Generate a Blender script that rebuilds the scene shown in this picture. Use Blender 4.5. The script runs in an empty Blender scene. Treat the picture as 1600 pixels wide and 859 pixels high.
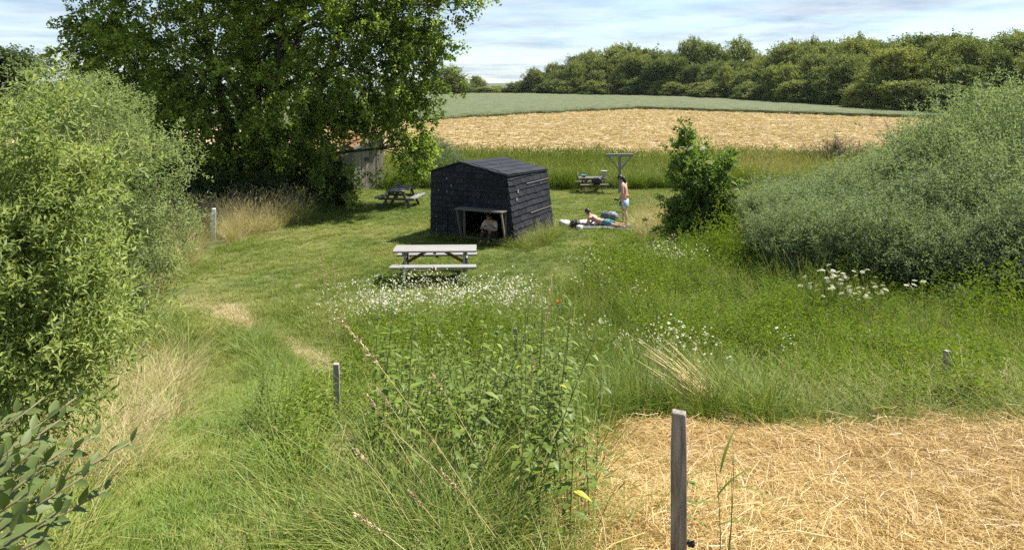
import bpy, math, random
import numpy as np
from mathutils import Vector, Matrix, noise as mnoise

random.seed(7)
RNG = np.random.default_rng(11)
SC = bpy.context.scene
COL = SC.collection
R = math.radians

# ------------------------------------------------------------------ camera
EYE = 4.7
cam_d = bpy.data.cameras.new('camera')
cam_d.sensor_width = 36.0
cam_d.lens = 36.0 * 1155 / 1600
cam_d.shift_y = -289.5 / 1600
cam_d.clip_start = 0.05
cam_d.clip_end = 12000
cam = bpy.data.objects.new('camera', cam_d)
cam.location = (0, 0, EYE)
cam.rotation_euler = (R(90), 0, 0)
COL.objects.link(cam)
SC.camera = cam

# ------------------------------------------------------------------ light
SUN_EL, SUN_AZ = 57.0, 66.0          # azimuth from +Y towards +X
world = bpy.data.worlds.new('World')
SC.world = world
world.use_nodes = True
wn = world.node_tree
for n in list(wn.nodes):
    wn.nodes.remove(n)


def wnode(t, **kw):
    n = wn.nodes.new(t)
    for k, v in kw.items():
        setattr(n, k, v)
    return n


def build_world():
    L = wn.links.new
    out = wnode('ShaderNodeOutputWorld')
    sky = wnode('ShaderNodeTexSky', sky_type='NISHITA')
    sky.sun_disc = False
    sky.sun_elevation = R(SUN_EL)
    sky.sun_rotation = R(SUN_AZ)
    sky.air_density = 1.0
    sky.dust_density = 0.15
    sky.ozone_density = 2.0
    bg = wnode('ShaderNodeBackground')
    bg.inputs['Strength'].default_value = 0.085
    # cloud layer: view direction projected on a flat cloud deck
    tc = wnode('ShaderNodeTexCoord')
    sep = wnode('ShaderNodeSeparateXYZ')
    L(tc.outputs['Generated'], sep.inputs[0])
    mx = wnode('ShaderNodeMath', operation='MAXIMUM')
    L(sep.outputs['Z'], mx.inputs[0]); mx.inputs[1].default_value = 0.0
    ad = wnode('ShaderNodeMath', operation='ADD')
    L(mx.outputs[0], ad.inputs[0]); ad.inputs[1].default_value = 0.055
    dx = wnode('ShaderNodeMath', operation='DIVIDE'); L(sep.outputs['X'], dx.inputs[0]); L(ad.outputs[0], dx.inputs[1])
    dy = wnode('ShaderNodeMath', operation='DIVIDE'); L(sep.outputs['Y'], dy.inputs[0]); L(ad.outputs[0], dy.inputs[1])
    cmb = wnode('ShaderNodeCombineXYZ'); L(dx.outputs[0], cmb.inputs[0]); L(dy.outputs[0], cmb.inputs[1])
    n1 = wnode('ShaderNodeTexNoise'); n1.inputs['Scale'].default_value = 0.55
    n1.inputs['Detail'].default_value = 9; n1.inputs['Roughness'].default_value = 0.56
    n1.inputs['Distortion'].default_value = 0.25
    L(cmb.outputs[0], n1.inputs['Vector'])
    n2 = wnode('ShaderNodeTexNoise'); n2.inputs['Scale'].default_value = 1.5
    n2.inputs['Detail'].default_value = 8; n2.inputs['Roughness'].default_value = 0.6
    off = wnode('ShaderNodeVectorMath', operation='ADD'); off.inputs[1].default_value = (3.1, 7.7, 2.0)
    L(cmb.outputs[0], off.inputs[0]); L(off.outputs[0], n2.inputs['Vector'])
    cov = wnode('ShaderNodeValToRGB')
    cov.color_ramp.elements[0].position = 0.42; cov.color_ramp.elements[0].color = (0.5, 0.5, 0.5, 1)
    cov.color_ramp.elements[1].position = 0.64; cov.color_ramp.elements[1].color = (0.95, 0.95, 0.95, 1)
    L(n1.outputs['Fac'], cov.inputs[0])
    ccol = wnode('ShaderNodeValToRGB')
    ccol.color_ramp.elements[0].position = 0.32; ccol.color_ramp.elements[0].color = (1.9, 2.62, 3.5, 1)
    ccol.color_ramp.elements[1].position = 0.68; ccol.color_ramp.elements[1].color = (3.6, 3.97, 4.4, 1)
    L(n2.outputs['Fac'], ccol.inputs[0])
    mix = wnode('ShaderNodeMix', data_type='RGBA')
    L(cov.outputs[0], mix.inputs[0]); L(sky.outputs[0], mix.inputs[6]); L(ccol.outputs[0], mix.inputs[7])
    L(mix.outputs[2], bg.inputs['Color'])
    L(bg.outputs[0], out.inputs['Surface'])


build_world()
sun_d = bpy.data.lights.new('sun', 'SUN')
sun_d.energy = 5.0
sun_d.angle = R(0.6)
sun_d.color = (1.0, 0.95, 0.87)
sun = bpy.data.objects.new('sun', sun_d)
sdir = Vector((math.sin(R(SUN_AZ)) * math.cos(R(SUN_EL)), math.cos(R(SUN_AZ)) * math.cos(R(SUN_EL)), math.sin(R(SUN_EL))))
sun.rotation_euler = sdir.to_track_quat('Z', 'Y').to_euler()
sun.location = (20, 10, 40)
COL.objects.link(sun)

SC.view_settings.view_transform = 'Standard'
SC.view_settings.look = 'None'
SC.view_settings.exposure = 1.3
SC.view_settings.gamma = 1.0
SC.view_settings.use_curve_mapping = False
SC.render.engine = 'CYCLES'
SC.cycles.max_bounces = 6
SC.cycles.diffuse_bounces = 3
SC.cycles.glossy_bounces = 2
SC.cycles.transmission_bounces = 4
SC.cycles.transparent_max_bounces = 4
SC.cycles.use_denoising = False
SC.cycles.sample_clamp_indirect = 4.0


# ------------------------------------------------------------------ basics
def nz(v):
    return v / np.maximum(np.linalg.norm(v, axis=-1, keepdims=True), 1e-9)


def rand_dir(n, rng=RNG):
    return nz(rng.normal(size=(n, 3)))


def height(x, y):
    """terrain: mound under the viewer, flat meadow, slow rise to the crop crest"""
    x = np.asarray(x, float); y = np.asarray(y, float)
    k = 0.22
    s = 3.1 - 0.26 * np.abs(y)
    near = k * np.log1p(np.exp(np.clip(s / k, -40, 40)))
    near = np.minimum(near, 3.1)
    r = (y - 50) * 0.018
    kk = 0.12
    far = kk * np.log1p(np.exp(np.clip(r / kk, -40, 40)))
    far = np.where(y > 50, np.minimum(far, 2.88), np.minimum(far, 2.88))
    far = far - np.clip((y - 225) * 0.012, 0, 4.5)
    bump = 0.03 * np.sin(x * 1.3 + 0.7 * y) * np.sin(y * 0.9 - 0.4 * x) + 0.02 * np.sin(3.1 * x + 1.0) * np.sin(2.7 * y)
    bump = bump * np.clip(1.5 - y / 60, 0, 1)
    return near + far + bump


def H(x, y):
    return float(height(x, y))


def vnoise(x, y, s, seed=0):
    """cheap smooth noise 0..1 from summed sines"""
    rg = np.random.default_rng(seed)
    v = np.zeros_like(np.asarray(x, float))
    for i in range(7):
        a = rg.uniform(0, 6.28); f = s * rg.uniform(0.6, 1.9)
        v = v + np.sin((x * math.cos(a) + y * math.sin(a)) * f + rg.uniform(0, 6.28))
    return np.clip(0.5 + v / 7.0, 0, 1)


def inpoly(x, y, poly):
    ins = np.zeros(len(x), bool)
    p = poly
    j = len(p) - 1
    for i in range(len(p)):
        xi, yi = p[i]; xj, yj = p[j]
        c = ((yi > y) != (yj > y)) & (x < (xj - xi) * (y - yi) / (yj - yi + 1e-12) + xi)
        ins ^= c
        j = i
    return ins


def mesh_np(name, V, F, mat=None, smooth=False, tint=None, mats=None, midx=None):
    V = np.asarray(V, np.float32); F = np.asarray(F, np.int32)
    me = bpy.data.meshes.new(name)
    nf, k = F.shape
    me.vertices.add(len(V)); me.vertices.foreach_set('co', V.ravel())
    me.loops.add(nf * k); me.loops.foreach_set('vertex_index', F.ravel())
    me.polygons.add(nf)
    me.polygons.foreach_set('loop_start', np.arange(0, nf * k, k, dtype=np.int32))
    if mats:
        for m in mats:
            me.materials.append(m)
        if midx is not None:
            me.polygons.foreach_set('material_index', np.asarray(midx, np.int32))
    elif mat:
        me.materials.append(mat)
    me.polygons.foreach_set('use_smooth', np.full(nf, smooth))
    if tint is not None:
        a = me.attributes.new('tint', 'FLOAT', 'POINT')
        a.data.foreach_set('value', np.asarray(tint, np.float32))
    me.update(calc_edges=True)
    return me


def link(name, me, parent=None, loc=None, rot=None, scale=None):
    o = bpy.data.objects.new(name, me)
    COL.objects.link(o)
    if parent is not None:
        o.parent = parent
    if loc is not None:
        o.location = loc
    if rot is not None:
        o.rotation_euler = rot
    if scale is not None:
        o.scale = scale
    return o


def tag(o, label, cat, group=None):
    o['label'] = label; o['category'] = cat
    if group:
        o['group'] = group
    return o


def thing(name, label, cat, loc=(0, 0, 0), rz=0.0, group=None, scale=None):
    o = bpy.data.objects.new(name, None)
    o.empty_display_size = 0.1
    COL.objects.link(o)
    o.location = loc; o.rotation_euler = (0, 0, rz)
    if scale is not None:
        o.scale = scale
    return tag(o, label, cat, group)


def kids(o):
    return [c for c in bpy.data.objects if c.parent is o]


def copy_tree(src, loc, rz, scale, label=None, ch=None):
    r = src.copy(); COL.objects.link(r)
    r.location = loc; r.rotation_euler = (0, 0, rz); r.scale = scale
    if label:
        r['label'] = label
    for c in (ch if ch is not None else kids(src)):
        d = c.copy(); COL.objects.link(d); d.parent = r
    return r


class MB:
    """collects boxes / tubes / quads into one mesh"""
    def __init__(self):
        self.v = []; self.f = []

    def add(self, vs, fs):
        b = len(self.v)
        self.v += [tuple(p) for p in vs]
        self.f += [tuple(i + b for i in f) for f in fs]
        return self

    def box(self, c, s, M=None, taper=1.0):
        hx, hy, hz = s[0] / 2, s[1] / 2, s[2] / 2
        vs = [Vector((x * hx * (taper if z > 0 else 1), y * hy * (taper if z > 0 else 1), z * hz)) for z in (-1, 1) for x, y in ((-1, -1), (1, -1), (1, 1), (-1, 1))]
        if M is not None:
            vs = [M @ v for v in vs]
        vs = [v + Vector(c) for v in vs]
        return self.add(vs, [(3, 2, 1, 0), (4, 5, 6, 7), (0, 1, 5, 4), (1, 2, 6, 5), (2, 3, 7, 6), (3, 0, 4, 7)])

    def beam(self, a, b, w, t, up=(0, 0, 1)):
        a = Vector(a); b = Vector(b)
        d = (b - a).normalized(); u = Vector(up)
        s = d.cross(u)
        if s.length < 1e-4:
            s = d.cross(Vector((1, 0, 0)))
        s.normalize(); n = s.cross(d)
        vs = []
        for p in (a, b):
            for i, j in ((-1, -1), (1, -1), (1, 1), (-1, 1)):
                vs.append(p + s * (w / 2 * i) + n * (t / 2 * j))
        return self.add(vs, [(0, 1, 2, 3), (7, 6, 5, 4), (0, 4, 5, 1), (1, 5, 6, 2), (2, 6, 7, 3), (3, 7, 4, 0)])

    def tube(self, pts, rad, n=6, cap=True):
        pts = [Vector(p) for p in pts]
        if not hasattr(rad, '__len__'):
            rad = [rad] * len(pts)
        vs = []
        ref = None
        for i, p in enumerate(pts):
            d = (pts[min(i + 1, len(pts) - 1)] - pts[max(i - 1, 0)]).normalized()
            if ref is None:
                ref = d.orthogonal().normalized()
            ref = (ref - d * ref.dot(d))
            ref = ref.normalized() if ref.length > 1e-5 else d.orthogonal().normalized()
            s = d.cross(ref)
            for k in range(n):
                a = 2 * math.pi * k / n
                vs.append(p + (ref * math.cos(a) + s * math.sin(a)) * rad[i])
        fs = []
        for i in range(len(pts) - 1):
            for k in range(n):
                k2 = (k + 1) % n
                fs.append((i * n + k, i * n + k2, (i + 1) * n + k2, (i + 1) * n + k))
        if cap:
            fs.append(tuple(range(n - 1, -1, -1)))
            fs.append(tuple((len(pts) - 1) * n + k for k in range(n)))
        return self.add(vs, fs)

    def lathe(self, prof, n=10, c=(0, 0, 0)):
        vs = []; fs = []
        for r, z in prof:
            for k in range(n):
                a = 2 * math.pi * k / n
                vs.append((c[0] + r * math.cos(a), c[1] + r * math.sin(a), c[2] + z))
        for i in range(len(prof) - 1):
            for k in range(n):
                k2 = (k + 1) % n
                fs.append((i * n + k, i * n + k2, (i + 1) * n + k2, (i + 1) * n + k))
        fs.append(tuple(range(n - 1, -1, -1)))
        fs.append(tuple((len(prof) - 1) * n + k for k in range(n)))
        return self.add(vs, fs)

    def mesh(self, name, mat, smooth=False):
        me = bpy.data.meshes.new(name)
        me.from_pydata(self.v, [], self.f)
        me.materials.append(mat)
        if smooth:
            me.polygons.foreach_set('use_smooth', [True] * len(me.polygons))
        me.update()
        return me

    def build(self, name, mat, parent=None, smooth=False, bevel=0.0, loc=None, rot=None):
        o = link(name, self.mesh(name, mat, smooth), parent, loc, rot)
        if bevel:
            b = o.modifiers.new('bevel', 'BEVEL'); b.width = bevel; b.segments = 2; b.limit_method = 'ANGLE'
        return o


# ------------------------------------------------------------------ materials
def new_mat(name):
    m = bpy.data.materials.new(name); m.use_nodes = True
    nt = m.node_tree
    for n in list(nt.nodes):
        nt.nodes.remove(n)
    out = nt.nodes.new('ShaderNodeOutputMaterial')
    return m, nt, out


def ramp(nt, stops):
    r = nt.nodes.new('ShaderNodeValToRGB')
    els = r.color_ramp.elements
    while len(els) < len(stops):
        els.new(0.5)
    for e, (p, c) in zip(els, stops):
        e.position = p; e.color = (c[0], c[1], c[2], 1)
    return r


def leaf_mat(name, stops, trans=0.35, rough=0.55, spec=0.2, inst=False, back=None, orand=0.0):
    """foliage: colour by the per-leaf tint attribute, light passes through"""
    m, nt, out = new_mat(name)
    L = nt.links.new
    at = nt.nodes.new('ShaderNodeAttribute'); at.attribute_name = 'tint'
    fac = at.outputs['Fac']
    if inst:
        ai = nt.nodes.new('ShaderNodeAttribute'); ai.attribute_name = 'itint'; ai.attribute_type = 'INSTANCER'
        a1 = nt.nodes.new('ShaderNodeMath'); a1.operation = 'ADD'
        L(at.outputs['Fac'], a1.inputs[0]); L(ai.outputs['Fac'], a1.inputs[1])
        fac = a1.outputs[0]
    if not inst:
        oi = nt.nodes.new('ShaderNodeObjectInfo')
        mr = nt.nodes.new('ShaderNodeMapRange'); mr.inputs[3].default_value = -0.5 * orand; mr.inputs[4].default_value = 0.5 * orand
        L(oi.outputs['Random'], mr.inputs[0])
        a1 = nt.nodes.new('ShaderNodeMath'); a1.operation = 'ADD'
        L(fac, a1.inputs[0]); L(mr.outputs[0], a1.inputs[1])
        fac = a1.outputs[0]
    r = ramp(nt, stops); L(fac, r.inputs[0])
    col = r.outputs[0]
    if back is not None:
        g = nt.nodes.new('ShaderNodeNewGeometry')
        mx = nt.nodes.new('ShaderNodeMix'); mx.data_type = 'RGBA'
        L(g.outputs['Backfacing'], mx.inputs[0]); L(col, mx.inputs[6]); mx.inputs[7].default_value = (*back, 1)
        col = mx.outputs[2]
    p = nt.nodes.new('ShaderNodeBsdfPrincipled')
    L(col, p.inputs['Base Color'])
    p.inputs['Roughness'].default_value = rough
    p.inputs['Specular IOR Level'].default_value = spec
    if trans > 0:
        t = nt.nodes.new('ShaderNodeBsdfTranslucent')
        hs = nt.nodes.new('ShaderNodeMix'); hs.data_type = 'RGBA'; hs.blend_type = 'MULTIPLY'
        hs.inputs[0].default_value = 1.0
        L(col, hs.inputs[6]); hs.inputs[7].default_value = (1.25, 1.3, 0.6, 1)
        L(hs.outputs[2], t.inputs['Color'])
        ms = nt.nodes.new('ShaderNodeMixShader'); ms.inputs[0].default_value = trans
        L(p.outputs[0], ms.inputs[1]); L(t.outputs[0], ms.inputs[2])
        L(ms.outputs[0], out.inputs['Surface'])
    else:
        L(p.outputs[0], out.inputs['Surface'])
    return m


def surf(name, c1, c2, scale=6.0, rough=0.8, stretch=(1, 1, 1), bump=0.0, detail=6, spec=0.3, c3=None, lo=0.3, hi=0.7, obj_rand=0.0):
    m, nt, out = new_mat(name)
    L = nt.links.new
    tc = nt.nodes.new('ShaderNodeTexCoord')
    mp = nt.nodes.new('ShaderNodeMapping'); mp.inputs['Scale'].default_value = stretch
    L(tc.outputs['Object'], mp.inputs[0])
    vec = mp.outputs[0]
    oi = nt.nodes.new('ShaderNodeObjectInfo')
    sh = nt.nodes.new('ShaderNodeVectorMath'); sh.operation = 'ADD'
    ml = nt.nodes.new('ShaderNodeMath'); ml.operation = 'MULTIPLY'; ml.inputs[1].default_value = 37.0
    L(oi.outputs['Random'], ml.inputs[0]); L(vec, sh.inputs[0]); L(ml.outputs[0], sh.inputs[1])
    n = nt.nodes.new('ShaderNodeTexNoise'); n.inputs['Scale'].default_value = scale
    n.inputs['Detail'].default_value = detail; n.inputs['Roughness'].default_value = 0.62
    L(sh.outputs[0], n.inputs['Vector'])
    st = [(lo, c1), (hi, c2)] if c3 is None else [(lo, c1), ((lo + hi) / 2, c2), (hi, c3)]
    r = ramp(nt, st); L(n.outputs['Fac'], r.inputs[0])
    col = r.outputs[0]
    if obj_rand:
        mr = nt.nodes.new('ShaderNodeMapRange'); mr.inputs[3].default_value = 1 - obj_rand; mr.inputs[4].default_value = 1 + obj_rand
        L(oi.outputs['Random'], mr.inputs[0])
        vm = nt.nodes.new('ShaderNodeVectorMath'); vm.operation = 'SCALE'
        L(col, vm.inputs[0]); L(mr.outputs[0], vm.inputs['Scale'])
        col = vm.outputs[0]
    p = nt.nodes.new('ShaderNodeBsdfPrincipled')
    L(col, p.inputs['Base Color'])
    p.inputs['Roughness'].default_value = rough
    p.inputs['Specular IOR Level'].default_value = spec
    if bump:
        b = nt.nodes.new('ShaderNodeBump'); b.inputs['Strength'].default_value = bump; b.inputs['Distance'].default_value = 0.02
        L(n.outputs['Fac'], b.inputs['Height']); L(b.outputs[0], p.inputs['Normal'])
    L(p.outputs[0], out.inputs['Surface'])
    return m


M = {}
M['soil'] = surf('meadow_ground', (0.045, 0.050, 0.018), (0.105, 0.115, 0.035), 0.9, 0.95, bump=0.4, detail=10, c3=(0.17, 0.14, 0.065), lo=0.32, hi=0.75)
M['straw_ground'] = surf('straw_ground', (0.171, 0.110, 0.044), (0.318, 0.225, 0.105), 1.3, 0.85, bump=0.9, detail=12, c3=(0.397, 0.306, 0.168), lo=0.3, hi=0.68)
M['straw_far'] = surf('straw_far', (0.314, 0.228, 0.110), (0.389, 0.296, 0.158), 0.9, 0.9, (1, 2.2, 1), bump=0.4, detail=12, c3=(0.427, 0.335, 0.194), lo=0.3, hi=0.7)
M['post_grey'] = surf('post_grey', (0.169, 0.156, 0.137), (0.390, 0.364, 0.325), 14, 0.85, (3, 3, 0.35), 0.6)
M['swath'] = leaf_mat('swath_blade', [(0, (0.314, 0.223, 0.105)), (0.5, (0.399, 0.301, 0.163)), (1, (0.475, 0.373, 0.226))], 0.2, 0.6, 0.2, inst=True)
M['crop'] = surf('crop_top', (0.054, 0.070, 0.024), (0.079, 0.094, 0.035), 0.6, 0.85, bump=0.6, detail=12, c3=(0.101, 0.107, 0.044))
M['hill'] = surf('far_hill', (0.03, 0.05, 0.03), (0.06, 0.085, 0.04), 0.01, 0.95)
M['bark'] = surf('bark', (0.05, 0.042, 0.033), (0.16, 0.135, 0.11), 5, 0.9, (1, 1, 0.25), 0.8)
M['twig'] = surf('twig', (0.10, 0.085, 0.04), (0.19, 0.16, 0.09), 8, 0.8)
M['dead_twig'] = surf('dead_twig', (0.07, 0.055, 0.045), (0.15, 0.12, 0.10), 6, 0.9)
M['stem'] = surf('stem', (0.08, 0.11, 0.03), (0.14, 0.16, 0.055), 8, 0.7)
M['straw_stem'] = surf('straw_stem', (0.36, 0.27, 0.12), (0.58, 0.47, 0.25), 8, 0.7, obj_rand=0.15)
M['seed'] = surf('seed_head', (0.40, 0.29, 0.16), (0.62, 0.50, 0.33), 60, 0.8)
M['wood_grey'] = surf('weathered_wood', (0.128, 0.120, 0.112), (0.272, 0.264, 0.248), 7, 0.8, (1, 6, 6), 0.5, obj_rand=0.12)
M['wood_pale'] = surf('sunbleached_wood', (0.163, 0.157, 0.144), (0.257, 0.250, 0.235), 5, 0.75, (1, 7, 7), 0.4, obj_rand=0.08)
M['wood_brown'] = surf('brown_wood', (0.10, 0.055, 0.028), (0.22, 0.13, 0.065), 6, 0.75, (1, 5, 5), 0.4, obj_rand=0.1)
M['wood_dark'] = surf('dark_wood', (0.065, 0.055, 0.047), (0.16, 0.14, 0.12), 6, 0.8, (1, 5, 5), 0.4, obj_rand=0.15)
M['post_near'] = surf('post_wood', (0.083, 0.068, 0.057), (0.225, 0.195, 0.165), 14, 0.85, (3, 3, 0.35), 0.7, c3=(0.360, 0.330, 0.300), lo=0.28, hi=0.75)
M['post_white'] = surf('post_white', (0.546, 0.536, 0.515), (0.774, 0.763, 0.744), 10, 0.7)
M['shingle'] = surf('black_shingle', (0.008, 0.009, 0.012), (0.018, 0.019, 0.026), 9, 0.7, (1, 1, 1), 0.5, spec=0.2, obj_rand=0.4)
M['black_wall'] = surf('black_wall', (0.004, 0.004, 0.005), (0.009, 0.009, 0.009), 7, 0.7)
M['patch'] = surf('pale_patch', (0.12, 0.12, 0.10), (0.30, 0.29, 0.25), 20, 0.8)
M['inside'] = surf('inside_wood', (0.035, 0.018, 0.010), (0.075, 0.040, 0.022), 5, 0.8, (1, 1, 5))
M['hut'] = surf('hut_plank', (0.167, 0.141, 0.117), (0.352, 0.313, 0.265), 5, 0.85, (6, 6, 0.8), 0.4, obj_rand=0.22)
M['hut_roof'] = surf('hut_roof', (0.15, 0.075, 0.03), (0.26, 0.14, 0.055), 6, 0.8)
M['zinc'] = surf('zinc', (0.266, 0.266, 0.259), (0.350, 0.350, 0.336), 8, 0.6)
M['skin'] = surf('skin', (0.367, 0.203, 0.140), (0.452, 0.265, 0.191), 9, 0.5, spec=0.4)
M['skin_lighter'] = surf('skin_pale', (0.416, 0.256, 0.188), (0.496, 0.320, 0.240), 9, 0.5, spec=0.4)  # a slightly lighter skin tone, for the standing body
M['hair'] = surf('hair', (0.012, 0.008, 0.006), (0.04, 0.024, 0.016), 40, 0.5)
M['denim'] = surf('light_blue_cloth', (0.219, 0.311, 0.436), (0.356, 0.459, 0.597), 14, 0.9)
M['teal'] = surf('teal_cloth', (0.03, 0.10, 0.16), (0.06, 0.19, 0.26), 12, 0.9)
M['white_cloth'] = surf('white_cloth', (0.404, 0.404, 0.404), (0.502, 0.502, 0.502), 9, 0.9)
M['dark_cloth'] = surf('dark_cloth', (0.022, 0.019, 0.018), (0.05, 0.042, 0.038), 9, 0.9)
M['purple'] = surf('purple_cloth', (0.09, 0.08, 0.13), (0.20, 0.18, 0.26), 7, 0.95)
M['bag_grey'] = surf('grey_bag', (0.09, 0.10, 0.13), (0.20, 0.22, 0.28), 7, 0.85)
M['bag_white'] = surf('white_bag', (0.367, 0.367, 0.355), (0.490, 0.490, 0.490), 6, 0.7)
M['black'] = surf('black_plastic', (0.012, 0.012, 0.013), (0.025, 0.025, 0.027), 6, 0.45)
M['blue'] = surf('blue_plastic', (0.05, 0.14, 0.28), (0.09, 0.22, 0.4), 6, 0.4)
M['pink'] = surf('pinkish_cloth', (0.32, 0.06, 0.06), (0.45, 0.12, 0.11), 9, 0.9)
M['poppy'] = leaf_mat('poppy_petal', [(0, (0.65, 0.05, 0.01)), (1, (0.8, 0.10, 0.02))], 0.4)
M['house_white'] = surf('white_render', (0.455, 0.455, 0.442), (0.520, 0.520, 0.507), 1, 0.8)
M['house_roof'] = surf('house_roof', (0.12, 0.07, 0.05), (0.2, 0.12, 0.09), 1, 0.8)
M['glass'] = surf('dark_pane', (0.02, 0.025, 0.03), (0.04, 0.045, 0.05), 1, 0.2)

M['poplar'] = leaf_mat('poplar_leaf', [(0, (0.077, 0.120, 0.023)), (0.5, (0.169, 0.241, 0.038)), (1, (0.359, 0.432, 0.074))], 0.42, 0.5, 0.2)
M['willow_near'] = leaf_mat('broad_willow_leaf', [(0, (0.110, 0.156, 0.037)), (0.5, (0.209, 0.263, 0.069)), (1, (0.325, 0.363, 0.112))], 0.42, 0.5, 0.2, back=(0.286, 0.325, 0.151))
M['willow_grey'] = leaf_mat('grey_willow_leaf', [(0, (0.105, 0.143, 0.053)), (0.5, (0.181, 0.232, 0.091)), (1, (0.293, 0.339, 0.149))], 0.42, 0.5, 0.2, back=(0.278, 0.319, 0.171))
M['thicket'] = leaf_mat('thicket_leaf', [(0, (0.059, 0.091, 0.044)), (0.5, (0.114, 0.160, 0.077)), (1, (0.214, 0.266, 0.138))], 0.42, 0.5, 0.2, back=(0.193, 0.236, 0.145), orand=0.2)
M['sallow'] = leaf_mat('sallow_leaf', [(0, (0.036, 0.058, 0.019)), (0.5, (0.061, 0.091, 0.030)), (1, (0.100, 0.128, 0.043))], 0.25, 0.5, 0.2, back=(0.100, 0.135, 0.040))
M['elder'] = leaf_mat('elder_leaf', [(0, (0.065, 0.106, 0.023)), (0.5, (0.125, 0.197, 0.042)), (1, (0.252, 0.335, 0.073))], 0.42, 0.5, 0.2)
M['forest'] = leaf_mat('forest_leaf', [(0, (0.079, 0.113, 0.031)), (0.5, (0.163, 0.196, 0.050)), (1, (0.329, 0.334, 0.095))], 0.22, 0.6, 0.2, orand=0.5)
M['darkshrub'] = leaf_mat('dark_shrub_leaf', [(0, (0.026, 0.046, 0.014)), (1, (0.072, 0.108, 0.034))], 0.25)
M['bluewillow'] = leaf_mat('blue_willow_leaf', [(0, (0.077, 0.121, 0.066)), (1, (0.198, 0.253, 0.154))], 0.3)
M['nettle'] = leaf_mat('nettle_leaf', [(0, (0.070, 0.108, 0.014)), (0.5, (0.121, 0.171, 0.022)), (0.96, (0.213, 0.266, 0.039)), (1, (0.637, 0.505, 0.035))], 0.35, 0.5, 0.3)
M['herb'] = leaf_mat('herb_leaf', [(0, (0.086, 0.135, 0.018)), (0.5, (0.156, 0.219, 0.028)), (1, (0.297, 0.339, 0.054))], 0.35, 0.55, 0.25, inst=True)
GR = [(0.0, (0.085, 0.145, 0.018)), (0.28, (0.17, 0.215, 0.036)), (0.5, (0.25, 0.255, 0.068)), (0.72, (0.37, 0.32, 0.155)), (1.0, (0.47, 0.39, 0.23))]
M['grass'] = leaf_mat('grass_blade', GR, 0.28, 0.55, 0.25, inst=True)
M['strawblade'] = leaf_mat('straw_blade', [(0, (0.193, 0.110, 0.030)), (0.35, (0.345, 0.220, 0.070)), (0.7, (0.473, 0.334, 0.129)), (1, (0.543, 0.428, 0.209))], 0.2, 0.45, 0.4, inst=True)
M['cropblade'] = leaf_mat('crop_blade', [(0, (0.054, 0.073, 0.024)), (1, (0.121, 0.129, 0.052))], 0.3, 0.5, 0.3, inst=True)
M['petal'] = leaf_mat('white_petal', [(0, (0.397, 0.389, 0.289)), (1, (0.465, 0.455, 0.364))], 0.25, 0.6, 0.2, inst=True)
M['yellow'] = surf('yellow_disc', (0.45, 0.30, 0.03), (0.6, 0.42, 0.05), 30, 0.8)


# ------------------------------------------------------------------ foliage builders
def leaf_arrays(base, d, L, W, rng, fold=0.18, droop=0.12, up=None, wide=0.45):
    n = len(base)
    d = nz(d)
    u = nz((rng.normal(size=(n, 3)) * 0.55 + np.array([0.25, -0.1, 1.0])) if up is None else up)
    s = nz(np.cross(d, u)); nn = np.cross(s, d)
    L = np.broadcast_to(L, (n,))[:, None]; W = np.broadcast_to(W, (n,))[:, None]
    v0 = base
    mid = base + d * L * wide
    v1 = mid + s * W / 2 + nn * W * fold
    v3 = mid - s * W / 2 + nn * W * fold
    v2 = base + d * L - nn * L * droop
    V = np.stack([v0, v1, v2, v3], 1).reshape(-1, 3)
    i = np.arange(n) * 4
    F = np.concatenate([np.stack([i, i + 2, i + 1], 1)[:, ::-1], np.stack([i, i + 3, i + 2], 1)[:, ::-1]])
    return V, F


def shoots(o, d, length, K, L, W, rng, spread=0.85, droop=0.15, t0=0.1, jit=0.02, fold=0.18, tvar=0.25, tbase=None, ldroop=0.12):
    """leafy shoots: K leaves set spirally along each of len(o) twigs"""
    m = len(o)
    d = nz(d)
    length = np.broadcast_to(length, (m,))
    t = np.linspace(t0, 1, K)[None, :] + rng.uniform(-.03, .03, (m, K))
    a = d[:, None, :] * (length[:, None] * t)[..., None]
    g = np.zeros((m, K, 3)); g[..., 2] = -droop * length[:, None] * t ** 2
    P = o[:, None, :] + a + g + rng.normal(size=(m, K, 3)) * jit
    ref = np.where(np.abs(d[:, 2:3]) > 0.9, np.array([[1., 0, 0]]), np.array([[0, 0, 1.]]))
    s = nz(np.cross(d, ref)); q = np.cross(s, d)
    az = np.arange(K)[None, :] * 2.4 + rng.uniform(0, 6.28, (m, 1))
    rad = np.cos(az)[..., None] * s[:, None, :] + np.sin(az)[..., None] * q[:, None, :]
    ld = nz(d[:, None, :] * (1 - spread * 0.5) + rad * spread + rng.normal(size=(m, K, 3)) * 0.18)
    sz = rng.uniform(0.7, 1.15, (m, K)) * (1 - 0.35 * np.abs(t - 0.45))
    V, F = leaf_arrays(P.reshape(-1, 3), ld.reshape(-1, 3), (L * sz).ravel(), (W * sz).ravel(), rng, fold, ldroop)
    tb = (0.45 if tbase is None else tbase)
    tn = np.clip(np.broadcast_to(tb, (m,))[:, None] + rng.normal(size=(m, K)) * tvar * 0.6 + 0.15 * (t - 0.5), 0, 1)
    return V, F, np.repeat(tn.ravel(), 4)


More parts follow.
